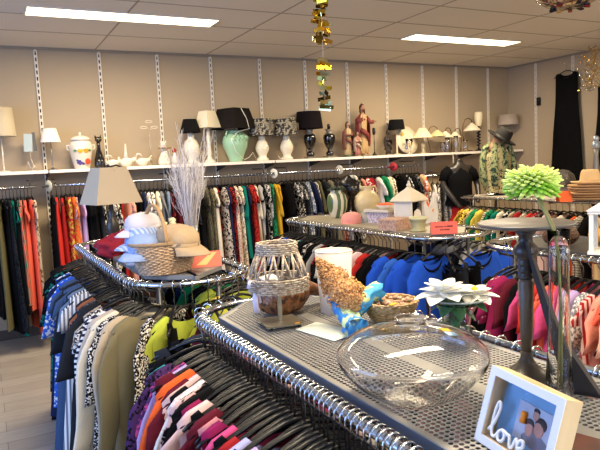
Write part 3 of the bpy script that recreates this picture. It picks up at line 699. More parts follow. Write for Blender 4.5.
def urn(label, x, sh):
    bk = mat('0e0d10', .08, coat=.7); gr = mat('8f8676', .3, .4)
    t = thing('table_lamp', label, 'lamp', (x, S, SH), 0, 'lamps on the wall shelf')
    m = MB(); m.box((0, 0, .012), (.125, .11, .024)); obj('foot', m, gr, t)
    obj('pedestal', Lm([(.04, .024), (.045, .04), (.05, .06), (.03, .08), (.022, .095), (.03, .11)]), bk, t)
    obj('urn', Lm([(.025, .105), (.045, .13), (.068, .19), (.075, .24), (.070, .275), (.05, .29)]), bk, t)
    obj('neck', Lm([(.05, .29), (.045, .30), (.03, .315), (.045, .335), (.045, .345)]), gr, t)
    obj('socket', Lm([(.02, .345), (.02, .40), (.012, .41)]), bk, t)
    if sh: shade(t, 'lamp_shade', .165, .142, .355, .56, mat('120b0e', .9, spec=.2)); obj('stem', Tm([(0, 0, .40), (0, 0, .54)], .004), gr, t)
urn('black glass urn lamp with a wide dark drum shade', 3.515, True); urn('black glass urn lamp without a shade beside the shaded one', 3.785, False)
# statues
def robe_figure(label, x, h, robe, mantle, skin, hair, name='statue', baby=False, arm_out=False, pillar=None, base=None):
    t = thing(name, label, 'statue', (x, S, SH))
    k = h/.645
    obj('plinth', Lm([(.075*k, 0), (.078*k, .012*k), (.07*k, .028*k), (.066*k, .034*k)], 24), mat(base or '8c7860', .6), t)
    def fold(a, z): return 1+.07*math.sin(a*9+z*8)+.03*math.sin(a*17)
    obj('robe', Lm([(.078*k, .034*k), (.074*k, .12*k), (.066*k, .26*k), (.06*k, .36*k), (.072*k, .46*k), (.066*k, .50*k), (.025*k, .535*k)], 40, sc=(1, .7), fn=fold), mat(robe, .6), t)
    # mantle draped from shoulders, open at the front
    m = MB(); rings = []
    for j in range(13):
        v = j/12; z = (.53-.40*v)*k; w0 = (.04+.06*min(1, v*4)+.018*math.sin(v*PI))*k
        ring = []
        for i in range(25):
            a = -PI/2+.85+(2*PI-1.7)*i/24; rr = w0*(1+.06*math.sin(a*8+v*5))
            ring.append((rr*math.cos(a), rr*math.sin(a)*.72, z-.05*k*math.sin(v*3)*math.cos(a)))
        for i in range(24, -1, -1):
            a = -PI/2+.85+(2*PI-1.7)*i/24; rr = w0*(1+.06*math.sin(a*8+v*5))-.006*k
            ring.append((rr*math.cos(a), rr*math.sin(a)*.72, z-.05*k*math.sin(v*3)*math.cos(a)))
        rings.append(ring)
    m.loft(rings); obj('mantle', m, mat(mantle, .6), t)
    # sash of the mantle across the front
    m = MB(); m.tube([(-.07*k, -.05*k, .33*k), (-.02*k, -.068*k, .30*k), (.04*k, -.066*k, .26*k), (.06*k, -.05*k, .20*k)], [.03*k, .035*k, .03*k, .01*k], n=10); obj('draped_fold', m, mat(mantle, .6), t)
    hd = MB(); hd.tube([(0, 0, .52*k), (0, -.004*k, .565*k)], [.022*k, .018*k]); hd.ball((0, -.008*k, .598*k), (.031*k, .034*k, .042*k)); hd.ball((0, -.042*k, .594*k), (.006*k, .008*k, .010*k), 8, 6)
    for s in (-1, 1): hd.ball((s*.030*k, -.006*k, .594*k), (.005*k, .008*k, .010*k), 8, 6)
    obj('head', hd, mat(skin, .5), t)
    fc = MB()
    for s in (-1, 1): fc.ball((s*.012*k, -.038*k, .602*k), (.004*k, .003*k, .003*k), 8, 6)
    fc.ball((0, -.040*k, .579*k), (.008*k, .003*k, .0025*k), 8, 6); obj('facial_features', fc, mat('3c241c', .5), t)
    hr = MB(); hr.ball((0, .008*k, .612*k), (.038*k, .036*k, .042*k), disp=.3); hr.tube([(-.034*k, .002*k, .60*k), (-.036*k, 0, .56*k), (-.034*k, -.01*k, .52*k)], [.012*k, .014*k, .006*k]); hr.tube([(.034*k, .002*k, .60*k), (.036*k, 0, .56*k), (.034*k, -.01*k, .52*k)], [.012*k, .014*k, .006*k])
    if not baby and arm_out: hr.ball((0, -.032*k, .568*k), (.018*k, .014*k, .018*k))
    obj('hair', hr, mat(hair, .7), t)
    sl = MB(); hn = MB()
    def hand(p, d):
        d = Vector(d).normalized(); p = Vector(p); side = d.cross(Vector((0, 0, 1))).normalized()
        hn.tube([p, p+d*.012*k, p+d*.026*k], [.007*k, .011*k, .010*k], flatz=.6)
        for q, ln in ((-1.5, .018), (-.5, .022), (.5, .021), (1.5, .016)):
            a0 = p+d*.024*k+side*q*.005*k; hn.tube([a0, a0+d*ln*.6*k, a0+d*ln*k-Vector((0, 0, .003*k))], [.003*k, .003*k, .0022*k], n=6)
        a0 = p+d*.008*k+side*.009*k; hn.tube([a0, a0+side*.008*k+d*.008*k, a0+side*.009*k+d*.018*k], [.0035*k, .0035*k, .0025*k], n=6)
    if arm_out:
        sl.tube([(.06*k, 0, .49*k), (.11*k, -.03*k, .42*k), (.155*k, -.06*k, .425*k)], [.028*k, .030*k, .022*k]); hand((.158*k, -.06*k, .427*k), (.9, -.2, .15))
        sl.tube([(-.06*k, 0, .49*k), (-.09*k, -.03*k, .42*k), (-.055*k, -.08*k, .455*k)], [.028*k, .034*k, .022*k]); hand((-.055*k, -.085*k, .46*k), (.1, -.1, 1))
    else:
        for s in (-1, 1):
            sl.tube([(s*.06*k, 0, .49*k), (s*.08*k, -.03*k, .40*k), (s*.02*k, -.085*k, .40*k)], [.028*k, .034*k, .022*k]); hand((s*.02*k, -.09*k, .40*k), (-s*.6, -.3, .3))
    obj('sleeves', sl, mat(mantle, .6), t); obj('hands', hn, mat(skin, .5), t)
    if arm_out:
        m = MB(); m.ball((.0, -.055*k, .455*k), (.013*k, .006*k, .015*k), 10, 8); obj('heart_emblem', m, mat('8a2418', .5), t)
        for s in (-1, 1): m = MB(); m.ball((s*.03*k, -.055*k, .036*k), (.014*k, .03*k, .01*k)); obj('foot', m, mat(skin, .5), t)
    if pillar: m = MB(); m.lathe([(.028*k, 0), (.028*k, .02*k), (.02*k, .03*k), (.02*k, .18*k), (.026*k, .19*k)], 12, c=(-.06*k, -.05*k, .03*k)); obj('pillar', m, mat('9c8a50', .6), t)
    return t
_j = robe_figure('large painted statue of a bearded robed man holding out one hand', 4.28, .645, 'b8966c', '78302a', 'b07c5c', '4a2a1c', arm_out=True, pillar=True); _j.scale = (.88, .88, 1)
robe_figure('smaller painted statue of a woman in a pale robe left of the large robed one', 4.055, .43, 'b8a078', '7c4a3a', 'b88c6c', '3a241c', base='4c6040')
m_ = robe_figure('small statue of a child in pink and cream, in front of the woman statue', 4.135, .30, 'a86c60', 'b89880', 'b88c6c', '5a3828'); m_.location.y = S-.09
robe_figure('dark bronze figurine of a standing couple beside the black shaded lamp', 4.66, .315, '2e2620', '3a3028', '40342a', '241c18')
t = thing('candlestick', 'thin black candlestick at the large statue’s right hand'.replace('’', "'"), 'candlestick', (4.425, S-.03, SH))
obj('foot', Lm([(.035, 0), (.033, .01), (.014, .03), (.008, .05)]), BLACKP, t); obj('rod', Tm([(0, 0, .05), (0, 0, .27)], .0045), BLACKP, t); obj('cup', Lm([(.014, .265), (.02, .28), (.02, .345), (.012, .35)]), BLACKP, t)
lamp('thin pale lamp with a small black drum shade behind the dark figurine', 4.80, [(.055, 0), (.05, .01), (.014, .02), (.012, .10), (.012, .32)], mat('c8b898', .4), (.112, .09, .325, .455), mat('0a090a', .9, spec=.2))
t = thing('plate', 'big cream round platter painted with yellow flowers leaning at the wall', 'plate', (4.98, S+.03, SH+.185)); t.rotation_euler = (PI/2-.22, 0, .1)
obj('dish', Lm([(.0, -.012), (.10, -.012), (.185, .010), (.188, .016), (.10, -.002), (.0, -.004)], 40, cap=False), mat('dccfb4', .2, coat=.6), t)
for (px, py, cc) in ((-.06, .09, 'd8b424'), (.05, -.06, 'dcae1e'), (.07, -.03, 'e6d070'), (-.03, -.10, '8c9ab8')):
    m = MB()
    for k in range(6): m.ball((px+.018*math.cos(k*PI/3), py+.018*math.sin(k*PI/3), .001), (.014, .014, .003), 8, 4)
    obj('painted_flower', m, mat(cc, .5), t)
t = thing('glass_bottle', 'short clear glass stand in front of the painted platter', 'glass', (4.93, S-.09, SH))
obj('glass_body', Lm([(.03, 0), (.035, .01), (.02, .04), (.03, .10), (.045, .16), (.05, .20), (.047, .20), (.026, .10)], 20, cap=False), GLASS, t)
cone = mat('e8d9b4', .6)
lamp('small cream lamp with a wide cone shade in front of the arched lamp', 5.225, [(.05, 0), (.045, .01), (.02, .03), (.024, .08), (.032, .12), (.015, .17), (.012, .21)], mat('cdbf9c', .15, 0, .5), (.135, .045, .21, .34), cone)
def goose(label, x, h, r, lean, m, metal, dbl=False):
    t = thing('arched_lamp', label, 'lamp', (x, S, SH), 0, 'lamps on the wall shelf')
    obj('base', Lm([(.06, 0), (.06, .008), (.045, .016), (.01, .022)]), metal, t)
    pts = [(.06*lean, 0, .02), (.09*lean, .02, h*.5), (.085*lean, .02, h*.8), (.05*lean, .01, h*.97), (.0, 0, h), (-.045*lean, -.01, h*.94), (-.055*lean, -.01, h*.84)]
    obj('arm', Tm(pts, .006, n=8), metal, t)
    o = obj('lamp_shade', Lm([(r, h*.62), (r*.9, h*.66), (r*.45, h*.78), (.02, h*.84), (.018, h*.86), (.016, h*.84), (r*.42, h*.765), (r*.86, h*.65), (r, h*.62)], 28, c=(-.05*lean, -.01, 0), cap=False), m, t)
    mm = MB(); mm.ball((-.05*lean, -.01, h*.74), .022); obj('bulb', mm, mat('f0e4c8', .3), o)
brz = mat('6a5232', .3, .8); wsh = mat('ecdfc4', .3)
goose('arched bronze lamp with cream shade behind the small cone lamp', 5.42, .36, .115, -1, mat('e0cc98', .4), brz)
goose('small arched lamp with white glass shade, left of the matching pair', 5.66, .335, .095, 1, wsh, brz); goose('small arched lamp with white glass shade, right of the matching pair', 5.83, .325, .085, 1, wsh, brz)
goose('taller arched bronze lamp with a wide white bell shade', 6.04, .46, .125, -1, wsh, brz)
for k, (x, h) in enumerate(((5.58, .20), (5.73, .22), (5.90, .16), (5.50, .14))):
    t = thing('glass_vase', 'clear glass vase on the shelf between the arched lamps, %s from the left' % ['second', 'third', 'fourth', 'first'][k], 'vase', (x, S-.08, SH), group='small glass vases on the shelf')
    obj('glass_body', Lm([(.025, 0), (.03, .01), (.038, h*.5), (.025, h*.8), (.033, h), (.030, h), (.022, h*.8), (.034, h*.5), (.024, .012)], 18, cap=False), GLASS, t)
t = thing('table_lamp', 'dark twisted metal lamp with an upright cream tulip shade', 'lamp', (6.225, S, SH), 0, 'lamps on the wall shelf')
obj('foot', Lm([(.065, 0), (.06, .012), (.02, .03), (.014, .05)]), mat('1c1820', .3), t)
m = MB(); m.tube([(0, 0, .04), (0, 0, .35)], .007)
for q in range(7): m.tube([(.024*math.cos(a*PI/5), .024*math.sin(a*PI/5), .07+q*.042+.004*a) for a in range(11)], .008, n=6)
obj('twisted_column', m, mat('221c2c', .25, .3), t)
obj('lamp_shade', Lm([(.03, .345), (.045, .38), (.058, .46), (.055, .52), (.05, .545), (.046, .54), (.05, .46), (.03, .36)], 24, cap=False), mat('e6d8b4', .4), t)
lamp('taupe drum shade lamp in the far corner above the mannequin in a hat', 6.80, [(.07, 0), (.065, .012), (.012, .02), (.01, .22), (.01, .35)], mat('8a8076', .4), (.15, .13, .36, .50), mat('a8998a', .8))

# ------------------------------------------------------------------ right wall
def gown(label, y, z0, L, w0, w1):
    t = thing('evening_gown', label, 'dress', (XR-.07, y, z0), PI/2, 'black gowns on the right wall')
    o = obj('hanger', HB['black'], None, t); obj('hook', HOOK, None, o)
    r2 = random.Random(int(y*100)); obj('bodice', garment_mesh('gown', L, r2, .10, w0, w1, .02), fab('0b0b0d'), t)
gown('long black evening gown hung high on the right wall', 5.47, 2.74, 1.62, .17, .27); gown('second black gown on the right wall at the picture edge', 4.82, 2.52, 1.5, .19, .27)
t = thing('wall_sensor', 'small black sensor on the right wall beside the first slotted strip', 'sensor', (XR-.012, 5.97, 2.30))
obj('housing', B((0, 0, 0), (.024, .055, .11)), BLACKP, t); m = MB(); m.ball((-.012, 0, .02), .012); obj('lens', m, mat('3c3c44', .1), t)
# golden wire ornament
t = thing('wire_ornament', 'glittering gold and silver spiral ornament hanging before the right wall', 'ornament', (6.55, 4.78, 2.82))
r3 = random.Random(5); m = MB(); g = MB()
for k in range(9):
    pts = []; x, y, z = r3.uniform(-.06, .06), r3.uniform(-.12, .12), 0
    for q in range(12): pts.append((x+.05*math.sin(q*1.1+k), y+.05*math.cos(q*1.3+k*2), -.045*q))
    m.tube(pts, .0035, n=5)
obj('gold_wire', m, mat('c8a24a', .2, 1), t)
for k in range(45): g.ball((r3.uniform(-.1, .1), r3.uniform(-.17, .17), r3.uniform(-.52, -.02)), (.012, .012, .012), 6, 4)
g_ = obj('gold_beads', g, mat('e0c070', .15, 1), t); g_['kind'] = 'stuff'
for (yy, zz) in ((.16, -.30), (.12, -.36), (.15, -.47), (.06, -.50)): obj('silver_ring', Tm([(0, yy+.05*math.cos(a*PI/8), zz+.05*math.sin(a*PI/8)*(.9 if zz > -.4 else .35)) for a in range(16)], .006, closed=True), CHROME, t)
obj('hanging_thread', Tm([(0, 0, 0), (0, 0, .035)], .002), mat('c8c8c0', .4), t)
# hanging bowl lamp at the top edge
t = thing('pendant_lamp', 'mirrored bowl pendant with red and black mosaic at the top right edge', 'lamp', (4.02, 3.15, H-.02))
obj('ceiling_rose', Lm([(.0, -.03), (.05, -.025), (.06, -.001)], 20), CHROME, t)
obj('bowl', Lm([(.0, -.175), (.08, -.17), (.16, -.145), (.22, -.105), (.235, -.09), (.228, -.088), (.15, -.135), (.0, -.165)], 36, cap=False), mat('c0b8a8', .12, .8, pattern='blotch', color2='7a2018', scale=2.2), t)
obj('rim', Tm([(.233*math.cos(a*PI/16), .233*math.sin(a*PI/16), -.089) for a in range(32)], .006, closed=True), CHROME, t)
for k in range(3): obj('chain', Tm([(.22*math.cos(k*2.09), .22*math.sin(k*2.09), -.09), (.03*math.cos(k*2.09), .03*math.sin(k*2.09), -.02)], .004), CHROME, t)
r3 = random.Random(3)
for k in range(10): m = MB(); a = k*.63; m.box((.12*math.cos(a), .12*math.sin(a), -.166), (.05, .03, .012), rz=a, ry=.15); obj('mosaic_piece', m, mat(['141214', '8a2420', 'd8b060', '2a2024'][k % 4], .15), t)

# gold tile garland
t = thing('tile_garland', 'hanging garland of glittering gold rectangular tiles dropping from the ceiling', 'garland', (1.945, 3.30, H))
obj('thread', Tm([(0, 0, 0), (0, 0, -.93)], .0016), mat('b8b0a0', .4), t)
r3 = random.Random(8); z = -.02; k = 0
gold = [mat('d8b030', .12, 1), mat('c0a050', .2, 1), mat('6a6030', .15, 1), mat('e8d890', .1, 1), mat('b8d8d0', .08, 1)]
while z > -.92:
    if not (-.60 < z < -.54):
        wdt = .06 if z > -.60 else .085
        for q in range(4 if z > -.60 else 2):
            m = MB(); m.box((r3.uniform(-.042, .042) if z > -.6 else r3.uniform(-.012, .012), r3.uniform(-.03, .03), z+r3.uniform(-.008, .008)), (wdt*r3.uniform(.7, 1.15), .003, .024), rz=r3.uniform(-1, 1), rx=r3.uniform(-.35, .35), ry=r3.uniform(-.25, .25))
            low = z < -.60
            obj('gold_tile', m, gold[(r3.choice([0, 0, 1, 2, 3]) if not low else r3.choice([0, 3, 4, 2, 2]))], t, smooth=False); k += 1
    z -= .026 if z > -.6 else .03

# ------------------------------------------------------------------ things on the left rack (basket rack), top at 1.115
TZ = 1.115
def wicker(prof, n, m, turns, thick=.005, fn=None, weave=.004, c=(0, 0, 0), sc=(1, 1)):
    """woven wall: horizontal withies zigzagging over uprights"""
    for q in range(turns):
        v = q/(turns-1); j = v*(len(prof)-1); a = int(min(j, len(prof)-2)); fr = j-a
        r = prof[a][0]*(1-fr)+prof[a+1][0]*fr; z = prof[a][1]*(1-fr)+prof[a+1][1]*fr
        pts = []
        for i in range(n*2):
            an = PI*i/n; rr = r + (weave if (i+q) % 2 else -weave)
            pts.append((c[0]+rr*math.cos(an)*sc[0], c[1]+rr*math.sin(an)*sc[1], c[2]+z))
        m.tube(pts, thick, n=5, closed=True)
bk = thing('wicker_basket', 'oval brown wicker basket with a hooped handle full of caps', 'basket', (.735, 2.80, TZ), .2); bk.scale = (1.06, 1.06, 1.0)
m = MB(); wicker([(.112, .008), (.128, .05), (.145, .10), (.155, .145)], 22, m, 19, .0046, sc=(1, .72)); obj('woven_side', m, mat('c8a988', .75, pattern='speck', color2='a08468'), bk)
m = MB(); m.lathe([(.0, .004), (.112, .004), (.112, .010), (.0, .010)], 28, sc=(1, .72), cap=False); obj('bottom', m, mat('7a624e', .8), bk)
m = MB()
for q in range(2): m.tube([((.158)*math.cos(a*PI/20), (.158)*.72*math.sin(a*PI/20), .150+.004*math.sin(a*2+q*PI)) for a in range(40)], .007, n=6, closed=True)
obj('rim', m, mat('9c8060', .7), bk)
m = MB(); hp = [(-.02+.0*a, .72*.15*math.cos(PI*a/14), .14+.185*math.sin(PI*a/14)) for a in range(15)]
m.tube([(p[0]-.02, p[1], p[2]) for p in hp], .009, n=8); obj('handle', m, mat('b08a5c', .6), bk)
def capth(label, loc, rz, color, brim=True, r=.085, pat=None, c2='000000', tilt=(0, 0), bucket=False, group='caps in the basket', flat=1):
    t = thing('cap', label, 'cap', loc, 0, group); t.rotation_euler = (tilt[0], tilt[1], rz); t.scale = (1, 1, flat)
    fm_ = mat(color, .85, 0, 0, 0, pat, c2, 1, .25, 60)
    m = MB(); m.lathe([(r, 0), (r*1.0, r*.35), (r*.94, r*.62), (r*.72, r*.86), (r*.35, r*.98), (0, r*1.0)], 24, sc=(1.1, 1), fn=lambda a, z: 1+.02*math.sin(a*6)+.015*math.sin(a*13+z*60)); obj('crown', m, fm_, t)
    m = MB(); rows = []
    for j in range(5):
        v = j/4; rows.append([( -(r*1.07 + v*r*.85*max(.0, math.cos(a*1.3))**.5) * math.cos(a)*1.0, (r*1.0+v*r*.04)*math.sin(a), .004 - .25*r*v*v + .0 - .35*r*(math.sin(a)**2)*v*.6) for a in [(-1.05+2.1*i/14) for i in range(15)]])
    vs = [p for row in rows for p in row]; vs2 = [(p[0], p[1], p[2]-.004) for p in vs]; n = 15; fs = []
    K = len(vs)
    for j in range(4):
        for i in range(14):
            a = j*n+i; fs += [(a, a+1, a+n+1, a+n), (K+a+1, K+a, K+a+n, K+a+n+1)]
    for i in range(14): a = 4*n+i; fs.append((a, a+1, K+a+1, K+a))
    for j in range(4): fs += [(j*n, (j+1)*n, K+(j+1)*n, K+j*n), ((j+1)*n+14, j*n+14, K+j*n+14, K+(j+1)*n+14)]
    m.add(vs, fs) if False else m.add(vs+vs2, fs); obj('brim', m, fm_, t)
    m = MB(); m.ball((0, 0, r*1.0), (r*.08, r*.08, r*.04), 8, 6); obj('button', m, fm_, t)
    m = MB(); m.lathe([(r*1.015, .004), (r*1.02, r*.2), (r*1.01, r*.21)], 24, sc=(1.1, 1), cap=False); obj('band', m, fm_, t)
    return t
capth('large beige military style cap on top of the basket, brim drooping right', (.79, 2.765, 1.25), 2.15, 'b39a7a', r=.098, tilt=(.0, -.12), flat=.95)
capth('white baseball cap perched on the left side of the basket', (.665, 2.90, 1.325), .35, 'cfc8cc', r=.078, tilt=(0, -.05))
capth('pale blue and white striped cap under the white one', (.655, 2.86, 1.262), .35, 'b4c2e2', r=.080, pat='vstripe', c2='8098c8')
capth('light denim blue cap at the bottom left of the basket', (.645, 2.80, 1.235), .5, '90a6d4', r=.078, tilt=(.1, -.1))
t = thing('cloth_flower', 'bunch of cream fabric flowers behind the beige cap', 'flowers', (.80, 2.93, 1.235)); m = MB(); r3 = random.Random(4)
for k in range(7): m.ball((r3.uniform(-.05, .03), r3.uniform(-.03, .03), .09+r3.uniform(0, .03)), (.018, .018, .013), 10, 6, .5, k, 40)
obj('petals', m, mat('ddd2b0', .8), t); m = MB(); m.tube([(0, 0, -.10), (0, 0, .07)], .012); obj('stems', m, mat('6a6a40', .8), t)
# salmon tent card
t = thing('tent_card', 'folded salmon paper sign lying right of the wicker basket', 'sign', (.955, 2.86, TZ), -.25)
m = MB(); m.box((0, -.028, .035), (.15, .002, .085), rx=-.6); obj('front_leaf', m, mat('e0705c', .7), t); m = MB(); m.box((0, .028, .035), (.15, .002, .085), rx=.6); obj('back_leaf', m, mat('d86a56', .7), t)
m = MB(); m.prism([(-.05, -.03), (.03, .035), (.055, .035), (.0, -.03)], -.0022, -.0012, Matrix.Translation((0, -.028, .035)) @ Matrix.Rotation(-.6, 4, 'X')); obj('yellow_stripe', m, mat('e8b878', .7), t)
# square lamp
t = thing('table_lamp', 'lamp with dark turned stem and big square beige shade on the left rack', 'lamp', (.70, 3.86, TZ), .20)
obj('base', Lm([(.075, 0), (.075, .012), (.05, .03), (.028, .05), (.022, .07), (.034, .10), (.042, .15), (.032, .19), (.018, .215), (.026, .235), (.016, .25), (.012, .30)]), mat('3e3a36', .35, .3), t)
o = shade(t, 'lamp_shade', .205, .118, .295, .515, mat('cdb898', .8), sq=True)
m = MB(); m.ball((0, 0, .525), .012); m.tube([(0, 0, .50), (0, 0, .52)], .004); m.tube([(-.03, 0, .512), (.06, .01, .53), (.09, 0, .512)], .006); obj('finial', m, mat('2a2624', .4), t)
m = MB(); m.tube([(0, 0, .30), (0, 0, .34)], .018); m.ball((0, 0, .37), .028); obj('bulb', m, mat('efe4cc', .3), t)
# red bag, wooden stand, plastic
t = thing('cloth_bag', 'crumpled dark red velvet bag at the foot of the square lamp', 'bag', (.66, 3.78, TZ)); t.location = (.665, 3.62, TZ)
m = MB(); m.ball((0, 0, .055), (.11, .07, .065), 24, 16, .55, 3, 22); m.tube([(.03, 0, .09), (.07, 0, .13), (.10, .01, .15)], [.05, .03, .02]); obj('bag_body', m, mat('a01c2c', .8, bump=.3, bscale=25), t); m = MB(); m.lathe([(.024, -.004), (.027, 0), (.024, .004)], 12, c=(.075, 0, .132)); obj('drawstring', m, mat('7a1420', .7), t)
t = thing('wooden_stand', 'small light wooden stool shaped stand left of the basket', 'stand', (.705, 3.18, TZ), .3)
obj('round_top', Lm([(.0, .085), (.062, .085), (.066, .092), (.06, .098), (.0, .098)], 24, cap=False), mat('c49a6a', .6), t)
for k in range(4): a = k*PI/2+.6; obj('leg', Tm([(.035*math.cos(a), .035*math.sin(a), .088), (.058*math.cos(a), .058*math.sin(a), .0)], [.008, .006]), mat('8a6240', .6), t)
t = thing('orange_box', 'small orange box behind the wooden stand', 'box', (.80, 3.36, TZ)); obj('box_body', B((0, 0, .03), (.07, .05, .06)), mat('d8783a', .6), t); obj('lid', B((0, 0, .064), (.074, .054, .01)), mat('c86a30', .6), t)
for k, (x, y, r) in enumerate(((.66, 3.05, .045), (.70, 2.96, .05), (.76, 3.06, .045))):
    t = thing('plastic_bag', 'crumpled clear plastic wrapping on the rack top, %s' % ['left of the basket', 'touching the basket side', 'behind the basket'][k], 'plastic bag', (x, y, TZ), group='crumpled plastic left of the basket')
    m = MB(); m.ball((0, 0, r*.55), (r*1.1, r, r*.6), 18, 12, .9, k, 30); obj('crumpled_film', m, mat('e4e2e6', .15, 0, .55), t)
t = thing('net_bag', 'grey netted hat lying behind the right side of the basket', 'hat', (.905, 3.02, TZ)); m = MB()
for q in range(8): m.tube([((.085-.008*abs(q-2))*math.cos(a*PI/10)*(1-.12*q/2), (.085-.008*abs(q-2))*math.sin(a*PI/10)*(1-.12*q/2), .012+.018*q) for a in range(20)], .004, n=5, closed=True)
for q in range(12): a = q*PI/6; m.tube([(.086*math.cos(a), .086*math.sin(a), .01), (.06*math.cos(a), .06*math.sin(a), .09), (.01*math.cos(a), .01*math.sin(a), .145)], .003, n=5)
obj('net', m, mat('a09c94', .6), t); obj('lining', Lm([(.08, .004), (.07, .06), (.045, .11), (.0, .135)], 20), mat('7c786f', .8), t)
# silver twigs
t = thing('twig_bouquet', 'tall spray of silvery white bare twigs in a slim vase behind the basket', 'twigs', (.985, 3.16, TZ))
obj('vase', Lm([(.035, 0), (.04, .02), (.03, .10), (.036, .18), (.033, .18), (.026, .10), (.034, .02)], 20, cap=False), mat('aeb2b8', .2, .3), t)
m = MB(); r3 = random.Random(9)
def twig(p, d, ln, r, depth):
    q = p+d*ln*.5+Vector((r3.uniform(-.01, .01), r3.uniform(-.01, .01), 0)); e = q+(d+Vector((r3.uniform(-.15, .15), r3.uniform(-.15, .15), .05))).normalized()*ln*.5
    m.tube([p, q, e], [r, r*.8, r*.45], n=4)
    if depth:
        for _ in range(4):
            b0 = p+(e-p)*r3.uniform(.3, .95); d2 = (d+Vector((r3.uniform(-.45, .45), r3.uniform(-.45, .45), r3.uniform(0, .4)))).normalized(); twig(b0, d2, ln*r3.uniform(.25, .42), r*.6, depth-1)
for k in range(44):
    a = r3.uniform(0, 6.28); sp_ = r3.uniform(.0, .24)
    twig(Vector((.02*math.cos(a), .02*math.sin(a), .10)), Vector((sp_*math.cos(a), sp_*math.sin(a), 1)).normalized(), r3.uniform(.30, .50), .0026, 2)
tw = obj('twigs', m, mat('d8d0cc', .5), t); tw['kind'] = 'stuff'

# ------------------------------------------------------------------ things on the foreground rack
# wicker shade on a metal stand
t = thing('wicker_lantern', 'whitewashed wicker lantern shade on a square metal foot', 'lantern', (.762, 1.615, TZ), -.15)
m = MB(); m.box((0, 0, .012), (.115, .115, .005)); obj('foot_plate', m, mat('8c8472', .35, .7), t)
for sx in (-1, 1):
    for s2 in (-1, 1): obj('foot_pad', Lm([(.006, 0), (.006, .010)], 10, c=(sx*.045, s2*.045, 0)), mat('3a3630', .6), t)
obj('rod', B((0, 0, .075), (.011, .011, .13)), mat('8c8472', .35, .7), t)
m = MB(); m.box((.035, -.0575, .0165), (.016, .002, .004)); obj('price_sticker', m, mat('f0a020', .6), t)
wm = mat('bdae9a', .8, pattern='speck', color2='94826e'); m = MB()
wicker([(.088, .112), (.090, .150)], 16, m, 7, .0032, weave=.003); obj('lower_weave', m, wm, t)
m = MB(); wicker([(.060, .222), (.058, .252)], 14, m, 6, .003, weave=.003); obj('upper_weave', m, wm, t)
m = MB()
for k in range(14):
    a = k*2*PI/14
    for da in (.24, -.24): m.tube([(.088*math.cos(a), .088*math.sin(a), .145), (.078*math.cos(a+da*.5), .078*math.sin(a+da*.5), .185), (.061*math.cos(a+da), .061*math.sin(a+da), .225)], .0032, n=5)
obj('lattice_struts', m, wm, t)
m = MB(); m.tube([(-.088, 0, .125), (.088, 0, .125)], .003); m.tube([(0, -.088, .125), (0, .088, .125)], .003); obj('cross_brace', m, mat('8c8472', .35, .7), t)
m = MB(); rr = random.Random(2)
m.ball((-.03, 0, .145), (.035, .025, .012), 14, 8, .7, 2, 30); obj('paper_filling', m, mat('d8d2d0', .7), t)
t = thing('ribbon', 'pale lilac ribbon bow tied to the left of the wicker lantern', 'ribbon', (.682, 1.60, TZ+.135)); m = MB()
for s in (-1, 1): m.tube([(0, 0, 0), (s*.022, -.01, .018), (s*.03, -.012, 0), (0, 0, -.002)], .006, flatz=.4)
m.tube([(0, 0, 0), (-.008, -.006, -.04), (-.004, -.006, -.078)], [.005, .010, .009], flatz=.3); m.tube([(0, 0, 0), (.006, -.006, -.03), (.01, -.006, -.05)], [.004, .008, .007], flatz=.3); obj('bow', m, mat('cfc8dc', .6), t)
# bark bowl behind
t = thing('driftwood', 'glossy brown curled root wood bowl behind the wicker lantern', 'wood bowl', (.835, 1.745, TZ))
def bumpy(a, z): return 1+.10*math.sin(a*3+1)+.05*math.sin(a*7+z*40)+.03*math.sin(a*13)
obj('wooden_bowl', Lm([(.03, 0), (.065, .012), (.085, .04), (.088, .07), (.083, .085), (.075, .075), (.06, .035), (.0, .015)], 40, sc=(1.05, .8), fn=bumpy, cap=False), mat('8a5a34', .35, pattern='blotch', color2='4a2a18', scale=2, bump=1.2, bscale=30), t)
m = MB(); m.tube([(.06, .0, .06), (.10, .01, .07), (.15, .02, .05), (.19, .02, .045), (.215, .02, .02)], [.02, .026, .018, .022, .010], n=10); obj('root_arm', m, mat('6a4028', .35, bump=.9, bscale=40), t)
# white cylinder vase
t = thing('cylinder_vase', 'tall plain white cylindrical lamp shade vase behind the dried bouquet', 'vase', (.985, 1.66, TZ))
obj('vase_wall', Lm([(.049, 0), (.060, .20), (.0575, .20), (.047, .004), (.0, .004)], 40, cap=False), mat('c2bab0', .5), t); obj('rim', Tm([(.0588*math.cos(a*PI/18), .0588*math.sin(a*PI/18), .20) for a in range(36)], .0018, closed=True, n=6), mat('e8dfcc', .5), t)
# dried bouquet wrapped in blue tissue on white paper
t = thing('dried_bouquet', 'bundle of brown dried flowers wrapped in blue and yellow tissue', 'bouquet', (.90, 1.45, TZ))
r3 = random.Random(12); m = MB(); ax = [Vector((-.035, .10, .195)), Vector((-.022, .075, .165)), Vector((-.008, .05, .135)), Vector((.002, .02, .105)), Vector((.008, -.005, .08))]
rads = [.010, .023, .044, .054, .046]
for k in range(2200):
    j = r3.random()**.7*3.999; a = int(j); fr = j-a; c0 = ax[a].lerp(ax[a+1], fr); rad = rads[a]*(1-fr)+rads[a+1]*fr
    d = Vector((r3.gauss(0, 1), r3.gauss(0, 1), r3.gauss(0, 1))).normalized(); p = c0+d*rad*r3.uniform(.85, 1.10); s0 = r3.uniform(.0018, .0038)
    m.ball(p, (s0, s0, s0), 5, 3)
for c0, r in zip(ax, rads): m.ball(c0, r*.88, 12, 8)
fl = obj('dried_flower_heads', m, mat('cc9e6a', .9, pattern='speck', color2='9a6a3e', scale=1.6), t); fl['kind'] = 'stuff'
m = MB(); r3 = random.Random(5)
